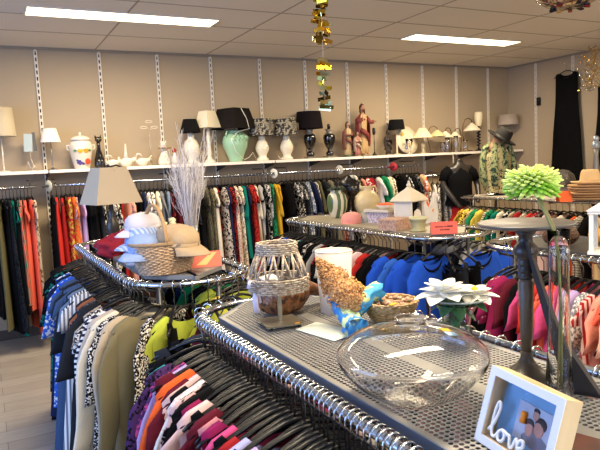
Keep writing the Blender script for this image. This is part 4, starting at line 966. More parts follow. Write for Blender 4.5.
for k in range(260):
    c0 = Vector((.035, .02, .105)); d = Vector((r3.gauss(0, 1), r3.gauss(0, 1), r3.gauss(0, 1))).normalized(); p = c0+Vector((d.x*.035, d.y*.035, d.z*.028)); m.ball(p, (.004,)*3, 5, 3)
m.ball((.035, .02, .105), (.032, .032, .025), 12, 8)
fl = obj('yellow_flower_heads', m, mat('c09a50', .9, pattern='speck', color2='a07c40'), t); fl['kind'] = 'stuff'
m = MB(); rings = []
for j, (p, r) in enumerate(((Vector((.012, .035, .088)), .050), (Vector((.008, .01, .068)), .046), (Vector((-.004, -.02, .048)), .036), (Vector((-.018, -.05, .036)), .028), (Vector((-.03, -.085, .03)), .034), (Vector((-.036, -.10, .03)), .038))):
    rings.append([(p.x+r*1.1*math.cos(2*PI*i/24)*(1+.10*math.sin(i*2.3+j)), p.y+.006*math.sin(i*1.7), max(.003, p.z+.78*r*math.sin(2*PI*i/24)*(1+.12*math.sin(i*3.1+j*2)))) for i in range(24)])
m.loft(rings); obj('tissue_wrap', m, mat('2c7cc0', .6, pattern='blotch', color2='b8cc98', scale=1.1, bump=.6, bscale=18), t)
m = MB(); rings = []
for j, (p, r) in enumerate(((Vector((.02, -.015, .065)), .03), (Vector((.05, -.015, .082)), .032), (Vector((.075, -.01, .096)), .026), (Vector((.10, -.01, .10)), .034))):
    rings.append([(p.x+.006*math.sin(i*2), p.y+r*math.cos(2*PI*i/20)*(1+.15*math.sin(i*2.3+j)), p.z+r*.9*math.sin(2*PI*i/20)*(1+.12*math.sin(i*3.1+j*2))) for i in range(20)])
m.loft(rings); obj('tissue_twist', m, mat('3a9ad0', .6, pattern='blotch', color2='c8d088', scale=.9, bump=.6, bscale=18), t)
t = thing('paper_sheet', 'sheet of greenish white paper under the blue wrapped bouquet', 'paper', (.835, 1.47, TZ+.002), .25)
m = MB(); m.loft([[(-.055, -.09, 0), (.05, -.09, 0), (.05, .09, 0), (-.045, .08, 0)], [(-.055, -.09, .0015), (.05, -.09, .0015), (.05, .09, .0015), (-.045, .08, .0015)]], flat=True); obj('sheet', m, mat('cfd6c8', .6), t)
# shell basket
t = thing('shell_basket', 'round straw dish filled with dried shells behind the glass bowl', 'dish', (1.03, 1.42, TZ))
m = MB(); wicker([(.045, .006), (.06, .03), (.072, .055), (.078, .072)], 20, m, 11, .0042, weave=.003); obj('woven_side', m, mat('c0a274', .75, pattern='speck', color2='9c7e54'), t); obj('bottom', Lm([(.045, .002), (.046, .008)], 20), mat('a88a5c', .8), t)
m = MB(); r3 = random.Random(6)
for k in range(60): a = r3.uniform(0, 6.28); rr = .060*math.sqrt(r3.random()); m.ball((rr*math.cos(a), rr*math.sin(a), .058+r3.uniform(0, .016)), (.011, .008, .007), 6, 4, .6, k, 30)
q = obj('shells', m, mat('9c7a62', .7, pattern='speck', color2='c8a890'), t); q['kind'] = 'stuff'
m = MB(); m.box((-.035, -.062, .078), (.028, .012, .002), rz=.3); obj('price_sticker', m, mat('f0a818', .6), t)
# glass bowl
t = thing('glass_bowl', 'big clear round squat glass bowl with a small neck in the foreground', 'bowl', (.728, .938, TZ)); t.rotation_euler = (.0, .0, 0)
po = [(0, .0), (.04, .001), (.062, .006), (.104, .032), (.137, .066), (.150, .090), (.146, .108), (.120, .130), (.080, .145), (.042, .153), (.031, .157), (.029, .162), (.034, .168), (.0365, .170)]
def smooth_prof(p, k=4):
    out = []
    for i in range(len(p)-1):
        p0 = p[max(0, i-1)]; p1 = p[i]; p2 = p[i+1]; p3 = p[min(len(p)-1, i+2)]
        for q in range(k):
            u = q/k; out.append(tuple(.5*((2*p1[d])+(-p0[d]+p2[d])*u+(2*p0[d]-5*p1[d]+4*p2[d]-p3[d])*u*u+(-p0[d]+3*p1[d]-3*p2[d]+p3[d])*u**3) for d in (0, 1)))
    out.append(p[-1]); return out
po = smooth_prof(po); po = [(max(0, r), max(0, z)) for r, z in po]
pi_ = [(max(0, r-.0022), z+(.0022 if z < .095 else -.0016)) for r, z in po]
obj('glass_body', Lm(po + list(reversed(pi_)), 72, cap=False), GLASS, t)
m = MB(); m.box((.045, -.050, .149), (.026, .012, .001), rz=.1, rx=.28, ry=.25); m2 = MB(); m2.box((.045, -.066, .1445), (.028, .014, .001), rz=.1, rx=.3, ry=.25)
obj('orange_sticker', m, mat('f0a020', .6), t); obj('white_label', m2, mat('a8cce8', .6), t)
# glass vase with white flowers
t = thing('flower_vase', 'flared clear glass vase holding white poinsettia flowers', 'vase', (1.072, 1.185, TZ))
obj('glass_body', Lm([(.036, 0), (.037, .008), (.032, .03), (.038, .07), (.056, .10), (.082, .118), (.0805, .120), (.054, .102), (.036, .072), (.030, .03), (.034, .010), (0, .008)], 40, cap=False), GLASS, t)
obj('rim', Tm([(.0812*math.cos(a*PI/20), .0812*math.sin(a*PI/20), .119) for a in range(40)], .0022, closed=True, n=6), mat('dfe6e6', .05, 0, .7), t)
fl = thing('white_flowers', 'white poinsettia blooms with green leaves in the flared glass vase', 'flowers', (1.072, 1.185, TZ+.012))
def petal(m, c0, a, ln, wd, up, curl=.3):
    c0 = Vector(c0); d = Vector((math.cos(a), math.sin(a), 0)); s = Vector((-math.sin(a), math.cos(a), 0)); top = []; bot = []
    for j in range(7):
        v = j/6; wv = wd*math.sin(PI*min(1, v*.92+.06))**.8 + .0005; z = up*ln*v - curl*ln*v*v; p = c0+d*ln*v+Vector((0, 0, z))
        top.append([p+s*wv, p+Vector((0, 0, -wv*.35)), p-s*wv])
    vs = [q for r in top for q in r]; K = len(vs); vs += [q-Vector((0, 0, .0008)) for q in vs]; fs = []
    for j in range(6):
        for i in range(2): b0 = j*3+i; fs += [(b0, b0+3, b0+4, b0+1), (K+b0+1, K+b0+4, K+b0+3, K+b0)]
        fs += [(j*3+3, j*3, K+j*3, K+j*3+3), (j*3+2, j*3+5, K+j*3+5, K+j*3+2)]
    m.add(vs, fs)
wp = mat('eeeadc', .6)
for k, (c0, sc0, tl) in enumerate((((-.045, .0, .125), 1.12, .45), ((.042, -.02, .112), .95, .25))):
    m = MB()
    for q in range(7): petal(m, c0, q*2*PI/7+k, .068*sc0, .022*sc0, .30+.2*math.sin(q+1), .35)
    for q in range(5): petal(m, (c0[0], c0[1], c0[2]+.006), q*2*PI/5+k+.3, .045*sc0, .016*sc0, tl+.3, .3)
    b0 = obj('bloom', m, wp, fl); m = MB(); m.ball((c0[0], c0[1], c0[2]+.012), (.009, .009, .008), 10, 8, .5, k, 60); obj('flower_centre', m, mat('d8c030', .7), b0)
m = MB()
for q in range(9): petal(m, (-.005+.02*math.sin(q*2), -.01, .104), q*.7, .070, .020, .12*math.sin(q*1.9), .45)
for q in range(5): petal(m, (0, 0, .03+.012*q), q*1.3, .05, .018, .3, .9)
obj('leaves', m, mat('2f5a34', .5), fl)
m = MB(); m.tube([(-.045, 0, .122), (-.01, 0, .06), (0, 0, .004)], .003); m.tube([(.042, -.02, .11), (.01, 0, .06), (.005, 0, .004)], .003); obj('stems', m, mat('3f6a38', .5), fl)
# picture card with a face behind
t = thing('portrait_card', 'small dark printed card with a woman’s face beside the flower vase'.replace('’', "'"), 'card', (1.085, 1.315, TZ), .75); t.scale = (.72, .72, .72)
obj('card', B((0, 0, .065), (.058, .004, .13), rx=-.08), mat('1c1e2c', .5), t)
m = MB(); m.ball((.004, -.004, .078), (.013, .003, .020), 14, 10); obj('printed_face', m, mat('c89070', .6), t)
m = MB(); m.ball((-.004, -.003, .084), (.020, .0025, .028), 14, 10); obj('printed_hair', m, mat('0e0a0c', .6), t)
m = MB(); m.ball((0, -.007, .083), (.003, .001, .0015), 6, 4); m.ball((.009, -.007, .083), (.003, .001, .0015), 6, 4); m.ball((.005, -.007, .069), (.004, .001, .0016), 6, 4); obj('printed_features', m, mat('6a2a24', .6), t)
# cake stand / pedestal with round top
t = thing('pedestal_stand', 'tall dark turned wooden stand with a wide round grey top', 'stand', (.989, .882, TZ))
wd = mat('3c3632', .35, pattern='wood', color2='2a2522'); wd2 = mat('6a5c4c', .4, pattern='wood', color2='4c4034', scale=1.4)
obj('foot', Lm([(.052, 0), (.054, .007), (.049, .016), (.034, .027), (.019, .040), (.013, .052), (.012, .068)], 36), wd, t)
m = MB(); m.lathe([(.0115, .068), (.0125, .10), (.0165, .215), (.0145, .222)], 8); obj('octagonal_shaft', m, wd2, t)
obj('turned_neck', Lm([(.013, .222), (.0165, .226), (.0165, .230), (.012, .233), (.0175, .238), (.0175, .243), (.012, .247), (.018, .253), (.018, .258), (.013, .263), (.022, .268), (.0265, .280), (.023, .292), (.015, .300), (.014, .312), (.020, .318), (.022, .325)], 28), wd, t)
obj('round_top', Lm([(0, .325), (.03, .325), (.088, .333), (.097, .337), (.098, .340), (.094, .342), (.0, .341)], 48, cap=False), mat('5c5752', .35, pattern='wood', color2='4a4642'), t)
# black wedge behind the tall glass
t = thing('wedge_ornament', 'tall black triangular wedge sculpture behind the narrow glass vase', 'ornament', (1.022, .790, TZ))
m = MB(); wedge = [(-.02, 0), (.05, 0), (-.017, .10), (-.045, .165), (-.088, .305), (-.092, .305), (-.068, .2), (-.042, .1)]
m.prism(wedge, -.012, .012, Matrix.Rotation(-1.08, 4, 'Z')); obj('wedge_body', m, mat('2e2c30', .45), t)
m = MB(); m.prism([(-.03, 0), (.055, 0), (.055, .006), (-.03, .006)], -.016, .016, Matrix.Rotation(-1.08, 4, 'Z')); obj('foot_plate', m, mat('1e1c20', .4), t)
# narrow glass vase and green chrysanthemum
t = thing('tall_glass_vase', 'tall narrow clear glass vase holding a green flower stem', 'vase', (.970, .785, TZ))
obj('glass_body', Lm([(.026, 0), (.0265, .006), (.022, .10), (.019, .20), (.0195, .30), (.021, .335), (.0198, .335), (.0182, .30), (.0175, .20), (.0205, .10), (.024, .012), (0, .010)], 32, cap=False), mat('f4f4f4', .0, 0, 1, ior=1.3), t)
fl = thing('green_chrysanthemum', 'bright lime green spider chrysanthemum bloom on a long stem', 'flower', (.970, .785, TZ+.012))
obj('stem', Tm([(.006, 0, .0), (.006, 0, .15), (.0, 0, .27), (-.012, .004, .325), (-.044, .016, .397)], .0028), mat('8a8a50', .5), fl)
obj('second_stem', Tm([(-.006, 0, .0), (.006, .003, .15), (.004, .003, .27), (-.006, .004, .325), (-.038, .016, .397)], .002), mat('9a8a5c', .5), fl)
m = MB(); m2 = MB(); r3 = random.Random(21); C0 = Vector((-.050, .018, .412))
for k in range(210):
    z_ = -.55+1.5*(k+.5)/210; z_ = min(.98, z_); a = k*2.39996; d = Vector((math.sqrt(max(0, 1-z_*z_))*math.cos(a), math.sqrt(max(0, 1-z_*z_))*math.sin(a), z_)); ln = (.046 if z_ > .6 else .054)*r3.uniform(.85, 1.08)
    tip = C0+Vector((d.x*ln, d.y*ln, d.z*ln*.90)); mid = C0+Vector((d.x*ln*.6, d.y*ln*.6, d.z*ln*.58+.003))
    (m if z_ > .05 or r3.random() < .3 else m2).tube([C0+d*.008, mid, tip-(tip-C0)*.12, tip], [.0020, .0050, .0048, .0022], n=6, flatz=.6)
p_ = obj('petals', m, mat('d4e67c', .55), fl); p_['kind'] = 'stuff'; p_ = obj('outer_petals', m2, mat('92c83e', .55), fl); p_['kind'] = 'stuff'
m = MB(); m.ball(C0, (.016, .016, .012)); obj('flower_heart', m, mat('7aa03c', .6), fl)
# love frame
fr = thing('picture_frame', 'box picture frame with pale rim, blue backing and white love lettering', 'picture frame', (.709, .746, TZ+.001))
ex = Vector((-.15, -1, 0)).normalized(); ez = Vector((.037, -.012, .120)).normalized(); ez = (ez-ex*ez.dot(ex)).normalized(); ey = ez.cross(ex)
fr.matrix_world = Matrix(((ex.x, ey.x, ez.x, .709), (ex.y, ey.y, ez.y, .746), (ex.z, ey.z, ez.z, TZ+.001), (0, 0, 0, 1)))
W_, H_, D_, b_ = .170, .130, .032, .014
# ex runs to the right along the picture, ey points away from the viewer
PW = mat('d9c4a0', .5, pattern='wood', color2='c8ac80')
rim = mat('dfe3ea', .5)
for nm, c0, d0 in (('rim_bottom', (W_/2, D_/2, b_/2), (W_, D_, b_)), ('rim_top', (W_/2, D_/2, H_-b_/2), (W_, D_, b_)), ('rim_left', (b_/2, D_/2, H_/2), (b_, D_, H_-2*b_)), ('rim_right', (W_-b_/2, D_/2, H_/2), (b_, D_, H_-2*b_))):
    o = obj('frame_side', B(c0, d0), PW, fr)
for c0, d0 in (((W_/2, -.0008, b_/2), (W_, .002, b_)), ((W_/2, -.0008, H_-b_/2), (W_, .002, b_)), ((b_/2, -.0008, H_/2), (b_, .002, H_-2*b_)), ((W_-b_/2, -.0008, H_/2), (b_, .002, H_-2*b_))): obj('white_face', B(c0, d0), rim, fr)
obj('blue_backing', B((W_/2, D_-.003, H_/2), (W_-2*b_, .003, H_-2*b_)), mat('7ea8cc', .7), fr)
ph = obj('photo', B((.092, D_-.006, .062), (.075, .0015, .062), ry=.0), mat('b8bccc', .4, pattern='blotch', color2='8e90a4', scale=.8), fr)
m = MB(); m.ball((.108, D_-.0075, .062), (.011, .001, .013), 14, 8); m.ball((.088, D_-.0075, .055), (.009, .001, .012), 14, 8); m.ball((.096, D_-.0075, .080), (.007, .001, .008), 12, 8); obj('photo_faces', m, mat('c08a78', .6), ph)
m = MB(); m.ball((.110, D_-.0072, .070), (.013, .001, .011), 14, 8); m.ball((.087, D_-.0072, .064), (.010, .001, .008), 14, 8); m.ball((.096, D_-.0072, .087), (.007, .001, .005), 12, 8); obj('photo_hair', m, mat('3a2c30', .6), ph)
m = MB(); m.ball((.104, D_-.0071, .040), (.030, .001, .012), 14, 8); obj('photo_clothes', m, mat('7c7888', .6), ph)
m = MB(); m.tube([(.074, D_-.010, .060), (.074, D_-.010, .078)], .0052, n=10, flatz=1); obj('orange_sticker', m, mat('f09020', .6), fr)
m = MB(); m.ball((.148, D_-.007, .108), (.004, .0015, .004)); m.ball((.1425, D_-.007, .108), (.004, .0015, .004)); m.ball((.145, D_-.007, .1045), (.0045, .0015, .005)); obj('red_heart', m, mat('c0304c', .5), fr)
def stroke(p2, zoff=.004): return [(x, zoff, z) for x, z in p2]
let = MB(); u = .001
L_l = [(.020, .030), (.030, .045), (.036, .068), (.034, .080), (.029, .078), (.026, .060), (.027, .036), (.032, .024), (.040, .026)]
L_o = [(.040, .026), (.047, .038), (.055, .040), (.060, .032), (.055, .023), (.047, .024), (.045, .034), (.053, .041), (.066, .038)]
L_v = [(.066, .038), (.071, .038), (.076, .023), (.082, .026), (.086, .040), (.090, .037)]
L_e = [(.090, .037), (.094, .029), (.103, .034), (.102, .042), (.095, .041), (.092, .031), (.098, .022), (.108, .024), (.116, .030)]
for L_ in (L_l, L_o, L_v, L_e): let.tube(stroke([(x, z-.004) for x, z in smooth_prof(L_, 5)], .006), .0026, n=8)
obj('love_lettering', let, mat('eef0f4', .5), fr)
obj('glass_sheet', B((W_/2, D_-.012, H_/2), (W_-2*b_, .001, H_-2*b_)), mat('ffffff', .02, 0, 1, ior=1.1), fr)
t = thing('wooden_block', 'small reddish wooden stand foot behind the love frame', 'block', (.80, .60, TZ), .3); obj('block', B((0, 0, .012), (.07, .07, .024)), mat('5a2c20', .5, pattern='wood', color2='3e1c14'), t)

# ------------------------------------------------------------------ centre rack top
t = thing('painted_vase', 'white green striped vase at the back of the centre rack', 'vase', (2.70, 4.45, TZ))
obj('vase_body', Lm([(.05, 0), (.06, .02), (.085, .09), (.09, .15), (.075, .20), (.05, .225), (.06, .24)], 28), mat('cfc6ac', .3, pattern='vstripe', color2='4e6040', scale=.35), t)
m = MB(); r3 = random.Random(4)
for k in range(26): a = r3.uniform(0, 6.3); m.tube([(0, 0, .22), (.05*math.cos(a), .05*math.sin(a), .25+r3.uniform(0, .02)), (.085*math.cos(a), .085*math.sin(a), .245)], [.006, .012, .002], n=6)
obj('dark_leaves', m, mat('2a3424', .7), t)
# black head shaped bust with wig
t = thing('display_head', 'black glossy display head on a long neck beside the cream jug', 'display head', (2.88, 4.52, TZ))
m = MB(); rings = []
for z, rx, ry, y0 in ((0, .075, .07, 0), (.015, .07, .065, 0), (.06, .045, .045, 0), (.13, .042, .045, 0), (.17, .05, .06, -.01), (.20, .065, .085, -.02), (.25, .075, .095, -.015), (.30, .068, .085, 0), (.335, .04, .05, .01), (.345, .01, .012, .01)): rings.append(m.ell(z, rx, ry, 20, 0, y0))
m.loft(rings); m.ball((0, -.105, .225), (.012, .016, .02)); obj('head_form', m, mat('1c1714', .2, coat=.4), t)
m = MB(); m.ball((0, .01, .29), (.085, .10, .075), 18, 12, .35, 2, 20); obj('hair_cap', m, mat('14100f', .35), t)
t = thing('jug', 'squat cream ceramic jug with a small neck and a handle', 'jug', (3.06, 4.52, TZ)); t.scale = (.86, .86, .92)
t.location = (2.93, 4.33, TZ)
obj('jug_body', Lm([(.07, 0), (.095, .03), (.125, .10), (.128, .15), (.11, .20), (.07, .235), (.05, .25), (.055, .275), (.06, .285)], 32), mat('cdb88a', .4), t)
obj('handle', Tm([(.05, 0, .27), (.10, 0, .28), (.125, 0, .24), (.105, 0, .20)], .011), mat('cdb88a', .4), t); obj('spout', Tm([(-.05, 0, .26), (-.075, 0, .285)], [.02, .012]), mat('cdb88a', .4), t)
capth('salmon pink cap lying on the centre rack', (2.555, 4.00, TZ), .9, 'e09488', r=.085, group='caps on the centre rack'); capth('grey flat cap right of the pink one', (2.69, 3.95, TZ), .6, '9a9890', r=.085, group='caps on the centre rack')
bx = lambda nm, lab, loc, d, colr, rz=0, pat=None, c2='000000', cat='box', lid=True: None
def carton(nm, lab, loc, d, colr, rz=0, pat=None, c2='000000', cat='box', lidc=None):
    t = thing(nm, lab, cat, loc, rz); obj('box_body', B((0, 0, d[2]*.42), (d[0], d[1], d[2]*.84)), mat(colr, .7, pattern=pat, color2=c2), t); obj('lid', B((0, 0, d[2]*.91), (d[0]+.006, d[1]+.006, d[2]*.18)), mat(lidc or colr, .7, pattern=pat, color2=c2), t); return t
carton('storage_box', 'white box with a purple speckled pattern carrying the orange bowl', (2.78, 3.83, TZ), (.26, .20, .085), 'cdc4cc', .3, 'speck', '9c8aa8')
t = thing('tray', 'white shallow tray lying on the purple speckled box', 'tray', (2.78, 3.83, TZ+.085), .3); m = MB(); m.box((0, 0, .004), (.30, .22, .008)); obj('tray_base', m, WCER, t)
m = MB()
for s in (-1, 1): m.box((s*.15, 0, .012), (.008, .228, .02)); m.box((0, s*.112, .012), (.30, .008, .02))
obj('tray_rim', m, WCER, t)
t = thing('small_bowl', 'shallow white bowl with orange inside on the white tray', 'bowl', (2.77, 3.83, TZ+.0935)); obj('bowl_body', Lm([(.03, 0), (.06, .015), (.085, .04), (.082, .04), (.055, .018), (0, .01)], 28, cap=False), WCER, t); m = MB(); m.ball((0, 0, .036), (.07, .07, .02), 16, 8, .3, 3); obj('orange_filling', m, mat('e0622c', .6), t)
carton('flowered_box', 'flat pinkish beige printed box at the near edge of the centre rack', (2.50, 3.36, TZ), (.20, .14, .078), 'bfa08c', .35, 'speck', 'a87868')
# birdhouse
t = thing('birdhouse', 'white wooden birdhouse lantern with a steep pointed roof', 'birdhouse', (2.76, 3.53, TZ), .35)
wpt = mat('ded6ca', .6)
m = MB(); m.box((0, 0, .012), (.20, .16, .024)); obj('floor_board', m, wpt, t)
for sx in (-1, 1):
    for s2 in (-1, 1): obj('corner_post', B((sx*.085, s2*.065, .10), (.016, .016, .155)), wpt, t)
obj('back_panel', B((0, .066, .10), (.16, .008, .155)), wpt, t); obj('side_panel', B((-.086, 0, .10), (.008, .12, .155)), wpt, t)
m = MB(); m.prism([(-.08, .025), (.08, .025), (.08, .06), (.05, .06), (.035, .10), (.0, .115), (-.035, .10), (-.05, .06), (-.08, .06)], -.070, -.062); obj('cut_out_front', m, wpt, t)
m = MB(); m.lathe([(.165, .178), (.14, .20), (.085, .235), (.035, .262), (.02, .275)], 4, rot=PI/4, sc=(1, .82)); m.box((0, 0, .176), (.22, .18, .008)); obj('roof', m, mat('dccfb4', .6), t)
m = MB(); m.ball((0, 0, .288), (.018, .018, .018)); m.ball((0, 0, .31), (.009, .009, .012)); obj('finial', m, mat('dccfb4', .6), t)
t = thing('rooster_figure', 'white rooster shaped cut out board right of the birdhouse', 'ornament', (2.93, 3.50, TZ), .30)
m = MB(); m.prism([(-.075, 0), (.055, 0), (.08, .06), (.085, .12), (.07, .16), (.075, .20), (.06, .225), (.045, .20), (.035, .17), (.015, .14), (-.01, .11), (-.04, .115), (-.06, .14), (-.085, .18), (-.095, .13), (-.09, .07)], -.011, .011); obj('board', m, mat('d6d0ca', .6), t)
m = MB(); m.prism([(.076, .195), (.10, .185), (.078, .178)], -.008, .008); obj('orange_beak', m, mat('e07828', .6), t)
m = MB(); m.ball((.02, -.012, .09), (.012, .003, .012)); obj('price_sticker', m, mat('f09020', .6), t)
t = thing('flower_pot', 'small pale olive ceramic pot at the near edge beside the red sign', 'pot', (2.54, 3.16, TZ)); obj('pot_body', Lm([(.038, 0), (.042, .01), (.055, .075), (.060, .076), (.061, .094), (.054, .094), (.05, .075), (.0, .07)], 28, cap=False), mat('c2bd94', .4), t); obj('saucer', Lm([(0, .001), (.05, .001), (.058, .010), (0, .006)], 24, cap=False), mat('b8b288', .4), t)
# red sign with two lines of print
t = thing('folded_sign', 'coral red folded paper sign with two lines of black print', 'sign', (2.56, 2.935, TZ), -.98+.25)
t.rotation_euler = (0, 0, -.55)
cr = mat('dc6050', .7)
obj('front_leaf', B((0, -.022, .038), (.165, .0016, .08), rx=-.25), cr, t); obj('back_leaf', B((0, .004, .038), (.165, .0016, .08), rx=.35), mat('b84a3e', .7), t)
m = MB(); Mx = Matrix.Translation((0, -.022, .038)) @ Matrix.Rotation(-.25, 4, 'X')
def word(x0, x1, z, hh):
    x = x0
    while x < x1:
        w0 = .0032; m.prism([(x, z), (x+w0, z), (x+w0, z+hh), (x, z+hh)], -.0016, -.0009, Mx); x += .0046
        m.prism([(x-.0046, z), (x-.0008, z), (x-.0008, z+.0014), (x-.0046, z+.0014)], -.0017, -.0009, Mx)
word(-.055, -.008, .004, .007); word(.0, .012, .004, .007); word(.018, .052, .004, .010); word(-.025, -.006, -.016, .007); word(.002, .030, -.016, .009)
obj('print', m, mat('2a1414', .7), t)

# ------------------------------------------------------------------ far rack top: hats
def hat(label, loc, colr, r, h, band, tilt=(0, 0, 0), name='hat', group=None, m_=None):
    t = thing(name, label, 'hat', loc, 0, group); t.rotation_euler = tilt
    mm = m_ or mat(colr, .85, bump=.2, bscale=120)
    obj('crown', Lm(smooth_prof([(r*.52, 0), (r*.50, h*.4), (r*.44, h*.85), (r*.34, h), (r*.15, h*.93), (0, h*.88)], 4), 28, sc=(1, 1.15)), mm, t)
    obj('brim', Lm([(r*.5, .0), (r*.8, -.004), (r*.96, .006), (r, .014), (r*1.0, .018), (r*.8, .002), (r*.5, .006)], 36, sc=(1, 1.08), cap=False, fn=lambda a, z: 1+.03*math.cos(2*a)), mm, t)
    if band: obj('hat_band', Lm([(r*.525, .004), (r*.528, h*.24), (r*.50, h*.25)], 28, sc=(1, 1.15), cap=False), mat(band, .6), t)
    return t
for k in range(6): hat('straw hat of the flat stack at right, %s from the bottom' % ['first', 'second', 'third', 'fourth', 'fifth', 'sixth'][k], (5.14+.008*(k % 2), 3.80+.01*(k % 3), TZ+.014+.024*k), ['b89468', 'a8845c', 'c09c70', 'b08c60', 'c4a078', 'b89468'][k], .185, .05, None, name='straw_hat', group='stacked straw hats')
hat('light tan fedora on top of the straw hat stack', (5.15, 3.81, TZ+.165), 'd8b480', .165, .13, 'c8a070', name='straw_hat')
hat('small dark brown felt hat partly behind the green flower', (5.22, 4.72, TZ+.09), '2c2422', .15, .12, '141012')
t = thing('hat_stand', 'short dark hat block under the brown felt hat', 'hat stand', (5.22, 4.72, TZ)); obj('block', Lm([(.07, 0), (.06, .01), (.03, .03), (.03, .06), (.06, .075), (.065, .09)], 20), mat('3a302a', .5), t)
t = thing('display_head', 'grey display head under a clear dark veil hat right of the flower', 'display head', (5.28, 4.22, TZ)); t.name = 'display_head'
m = MB(); rings = []
for z, rx, ry in ((0, .07, .07), (.02, .06, .06), (.06, .045, .05), (.10, .065, .08), (.16, .082, .10), (.21, .075, .09), (.25, .045, .05), (.26, .01, .01)): rings.append(m.ell(z, rx, ry, 20))
m.loft(rings); m.ball((-.07, -.05, .14), (.014, .014, .02)); obj('head_form', m, mat('a89c90', .5), t)
obj('veil', Lm([(.13, .13), (.125, .19), (.10, .25), (.05, .285), (0, .295)], 28), mat('8a8680', .1, 0, .8, ior=1.1), t); obj('veil_wire', Tm([(.13*math.cos(a*PI/12), .13*math.sin(a*PI/12), .13) for a in range(24)], .004, closed=True), mat('2a2826', .4), t)
t = thing('tent_card', 'bright orange folded card between the flower and the straw hats', 'sign', (4.93, 3.93, TZ), -.5); obj('front_leaf', B((0, -.03, .05), (.12, .002, .115), rx=-.5), mat('e8622a', .7), t); obj('back_leaf', B((0, .03, .05), (.12, .002, .115), rx=.5), mat('d85a28', .7), t)
# mannequin in green shawl with hat
def skin_body(name, verts, edges, radii, m, parent, sub=1, root=0):
    me = bpy.data.meshes.new(name); me.from_pydata(verts, edges, []); o = bpy.data.objects.new(name, me); col.objects.link(o); o.parent = parent
    md = o.modifiers.new('skin', 'SKIN'); md.use_smooth_shade = True
    for v, r in zip(me.skin_vertices[0].data, radii): v.radius = r if isinstance(r, tuple) else (r, r)
    me.skin_vertices[0].data[root].use_root = True
    s = o.modifiers.new('sub', 'SUBSURF'); s.levels = 2; s.render_levels = 2
    me.materials.append(m); return o
mq = thing('mannequin', 'headless mannequin bust wearing a green snake print tunic', 'mannequin', (5.37, 5.20, TZ), -.45); mq.scale = (.80, .80, .93)
sk = mat('b8886a', .5)
skin_body('torso', [(0, 0, .10), (0, 0, .30), (0, 0, .48), (0, 0, .62), (0, 0, .70), (0, 0, .76), (.15, 0, .61), (-.15, 0, .61)], [(0, 1), (1, 2), (2, 3), (3, 4), (4, 5), (3, 6), (3, 7)], [(.13, .10), (.11, .09), (.13, .10), (.09, .07), (.05, .05), (.045, .045), (.05, .05), (.05, .05)], sk, mq)
obj('stand', Lm([(.12, 0), (.12, .01), (.02, .02), (.02, .12)], 20), mat('2a2826', .4), mq)
gp = mat('8a9064', .9, 0, 0, 0, 'blotch', '1a3428', .9, .3, 40); gp2 = mat('a89c70', .9, 0, 0, 0, 'leopard', '2a2c20', 1.2, .3, 40)
m = MB(); rings = []
for j in range(13):
    v = j/12; z = .68-.64*v; w0 = .06+.14*min(1, v*5)+.0*v; th = .07+.05*min(1, v*4)+.02*v
    rings.append([(w0*(1.0+.03*math.sin(i*2.1))*math.copysign(abs(math.cos(2*PI*i/32))**.7, math.cos(2*PI*i/32)), th*(1+.025*math.sin(i*2.6+v))*math.sin(2*PI*i/32), z-.10*(1-min(1, v*3))*abs(math.cos(2*PI*i/32))) for i in range(32)])
m.loft(rings, cap=False); tn = obj('tunic', m, gp2, mq)
for s in (-1, 1):
    m = MB(); m.tube([(s*.10, 0, .65), (s*.18, -.01, .60), (s*.225, -.03, .48), (s*.235, -.05, .34), (s*.225, -.06, .20), (s*.20, -.07, .13)], [.042, .052, .056, .058, .06, .055], n=16, flatz=.75); obj('sleeve', m, gp, mq)
    m = MB(); m.tube([(s*.05, -.06, .66), (s*.085, -.115, .50), (s*.09, -.13, .30), (s*.085, -.13, .12)], [.03, .05, .055, .05], n=14, flatz=.35); obj('open_front_panel', m, gp, mq)
hat('dark olive fedora tilted on the mannequin in the green tunic', (5.39, 5.15, TZ+.66), '1c1916', .175, .13, '141210', tilt=(.55, .22, .2))
# black mannequin torso under the shelf
mq = thing('mannequin', 'black mannequin torso in a black t-shirt with bent grey arms', 'mannequin', (5.44, 5.92, 0), -.35)
gsk = mat('2e2926', .3)
Z0 = .98
skin_body('torso', [(0, 0, Z0), (0, 0, Z0+.16), (0, 0, Z0+.34), (0, 0, Z0+.46), (0, 0, Z0+.54), (0, -.005, Z0+.60), (.17, 0, Z0+.44), (.24, -.02, Z0+.24), (.20, -.14, Z0+.08), (.16, -.20, Z0+.02), (-.17, 0, Z0+.44), (-.23, -.03, Z0+.26), (-.13, -.16, Z0+.06), (-.06, -.20, Z0-.04)],
    [(0, 1), (1, 2), (2, 3), (3, 4), (4, 5), (3, 6), (6, 7), (7, 8), (8, 9), (3, 10), (10, 11), (11, 12), (12, 13)], [(.14, .10), (.11, .085), (.14, .10), (.09, .07), (.05, .05), (.045, .045), (.055, .05), (.040, .04), (.03, .03), (.02, .03), (.055, .05), (.040, .04), (.03, .03), (.02, .03)], gsk, mq)
m = MB(); rings = []
for j in range(12):
    v = j/11; z = Z0+.50-.52*v; w0 = .06+.125*min(1, v*4)-.02*math.sin(v*PI); th = .06+.07*min(1, v*3)
    rings.append([(w0*math.copysign(abs(math.cos(2*PI*i/28))**.8, math.cos(2*PI*i/28)), th*(1+.03*math.sin(i*2.2+j*.4))*math.sin(2*PI*i/28), z-.03*(1-min(1, v*3))*abs(math.cos(2*PI*i/28))) for i in range(28)])
m.loft(rings, cap=False)
m2 = m
for s in (-1, 1): m2.tube([(s*.12, 0, Z0+.45), (s*.18, 0, Z0+.40), (s*.215, -.01, Z0+.30)], [.06, .066, .062], n=14)
obj('t_shirt', m2, fab('0c0c0e'), mq)
obj('stand', Tm([(0, 0, .02), (0, 0, Z0)], .016), mat('2a2826', .4), mq); obj('foot', Lm([(.16, 0), (.16, .012), (.02, .03)], 24), mat('2a2826', .4), mq)
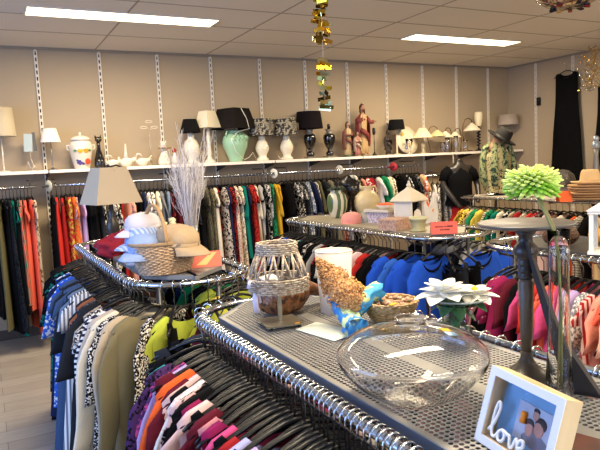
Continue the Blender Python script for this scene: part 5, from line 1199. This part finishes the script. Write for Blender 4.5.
t = thing('pull_cord', 'white cord with a round tag hanging from the shelf over the black mannequin', 'cord', (5.50, 6.20, 1.60)); t.location = (5.43, 5.62, 1.28)
t.location = (5.62, 6.222, 1.28); obj('cord', Tm([(0, 0, .06), (.005, 0, .2), (0, 0, .345)], .006), mat('cfc4ae', .5), t); m = MB(); m.ball((0, -.004, .045), (.028, .008, .028)); obj('tag', m, mat('d8d0c4', .4), t)
# skirt for the black mannequin
t = thing('red_skirt', 'bright red ruffled skirt hanging below the black mannequin', 'skirt', (5.44, 5.92, .50), -.3)
m = MB(); rings = []
for j in range(10): v = j/9; rings.append([((.10+.07*v+.012*math.sin(j*2.2))*math.cos(2*PI*i/30)*(1+.06*math.sin(i*1.9+j)), (.07+.05*v)*math.sin(2*PI*i/30)*(1+.08*math.sin(i*2.5)), .46-.46*v) for i in range(30)])
m.loft(rings); obj('ruffles', m, fab('c02c2c'), t); obj('waistband', Lm([(.102, .455), (.104, .49), (.098, .492)], 30, sc=(1, .7), cap=False), fab('a02424'), t); obj('lining', Lm([(.095, .05), (.09, .45)], 24, sc=(1, .7), cap=False), fab('802020'), t)

# ------------------------------------------------------------------ right rack top
t = thing('rattan_ball', 'brown rattan woven bowl lying on the right rack', 'basket', (2.585, 2.08, TZ)); t.scale = (.9, .9, .95); m = MB()
r3 = random.Random(14)
for q in range(26):
    n0 = Vector((r3.gauss(0, 1), r3.gauss(0, 1), r3.gauss(0, .8))).normalized(); a0 = n0.orthogonal().normalized(); b0 = n0.cross(a0)
    m.tube([tuple(Vector((.105*(a0*math.cos(k*PI/10)+b0*math.sin(k*PI/10)).x, .085*(a0*math.cos(k*PI/10)+b0*math.sin(k*PI/10)).y, .052*(a0*math.cos(k*PI/10)+b0*math.sin(k*PI/10)).z+.056))) for k in range(20)], .0045, n=5, closed=True)
obj('woven_strands', m, mat('5c3c28', .6, pattern='speck', color2='3a2418'), t); m = MB(); m.ball((0, 0, .056), (.095, .075, .044), 20, 12, .2, 4); obj('inner_lining', m, mat('4a3222', .8), t)
t = thing('orange_pumpkin', 'small orange pumpkin ornament beside the rattan bowl', 'ornament', (2.62, 1.80, TZ)); t.location = (2.82, 2.03, TZ)
obj('pumpkin', Lm(smooth_prof([(0, .006), (.03, 0), (.05, .03), (.048, .055), (.02, .075), (0, .068)], 4), 32, fn=lambda a, z: 1+.06*abs(math.cos(a*4)), cap=False), mat('d8902c', .5), t); obj('stalk', Tm([(0, 0, .066), (.004, 0, .088)], [.007, .004]), mat('6a5a30', .7), t)
t = thing('white_lantern', 'white framed glass lantern box at the right edge of the picture', 'lantern', (2.575, 1.80, TZ), .0); t.rotation_euler = (0, 0, .5)
for sx in (-1, 1):
    for s2 in (-1, 1): obj('post', B((sx*.07, s2*.07, .10), (.018, .018, .18)), WHITEP, t)
for z in (.006, .195): obj('frame_plate', B((0, 0, z), (.17, .17, .014)), WHITEP, t)
for s2 in (-1, 1): obj('glass_pane', B((0, s2*.07, .10), (.122, .002, .17)), GLASS, t)
obj('roof', Lm([(.13, .202), (.03, .25)], 4, rot=PI/4), WHITEP, t); obj('ring', Tm([(.02*math.cos(a*PI/6), 0, .268+.02*math.sin(a*PI/6)) for a in range(12)], .003, closed=True), WHITEP, t)
t = thing('metal_sculpture', 'grey ribbed metal figure at the right picture edge before the wall', 'sculpture', (5.45, 4.05, TZ)); t.location = (5.40, 4.0, TZ)
t.location = (5.47, 3.98, TZ)
obj('column', Lm([(.05, 0), (.05, .02), (.028, .04), (.03, .30), (.022, .42), (.03, .50)], 16, fn=lambda a, z: 1+.08*math.sin(a*6)), mat('7c7874', .4, .5), t); m = MB(); m.ball((0, 0, .53), (.045, .04, .04), 14, 10, .4); m.ball((0, 0, .59), (.03, .03, .03), 12, 8); obj('finial', m, mat('a8b0bc', .3, .6), t)
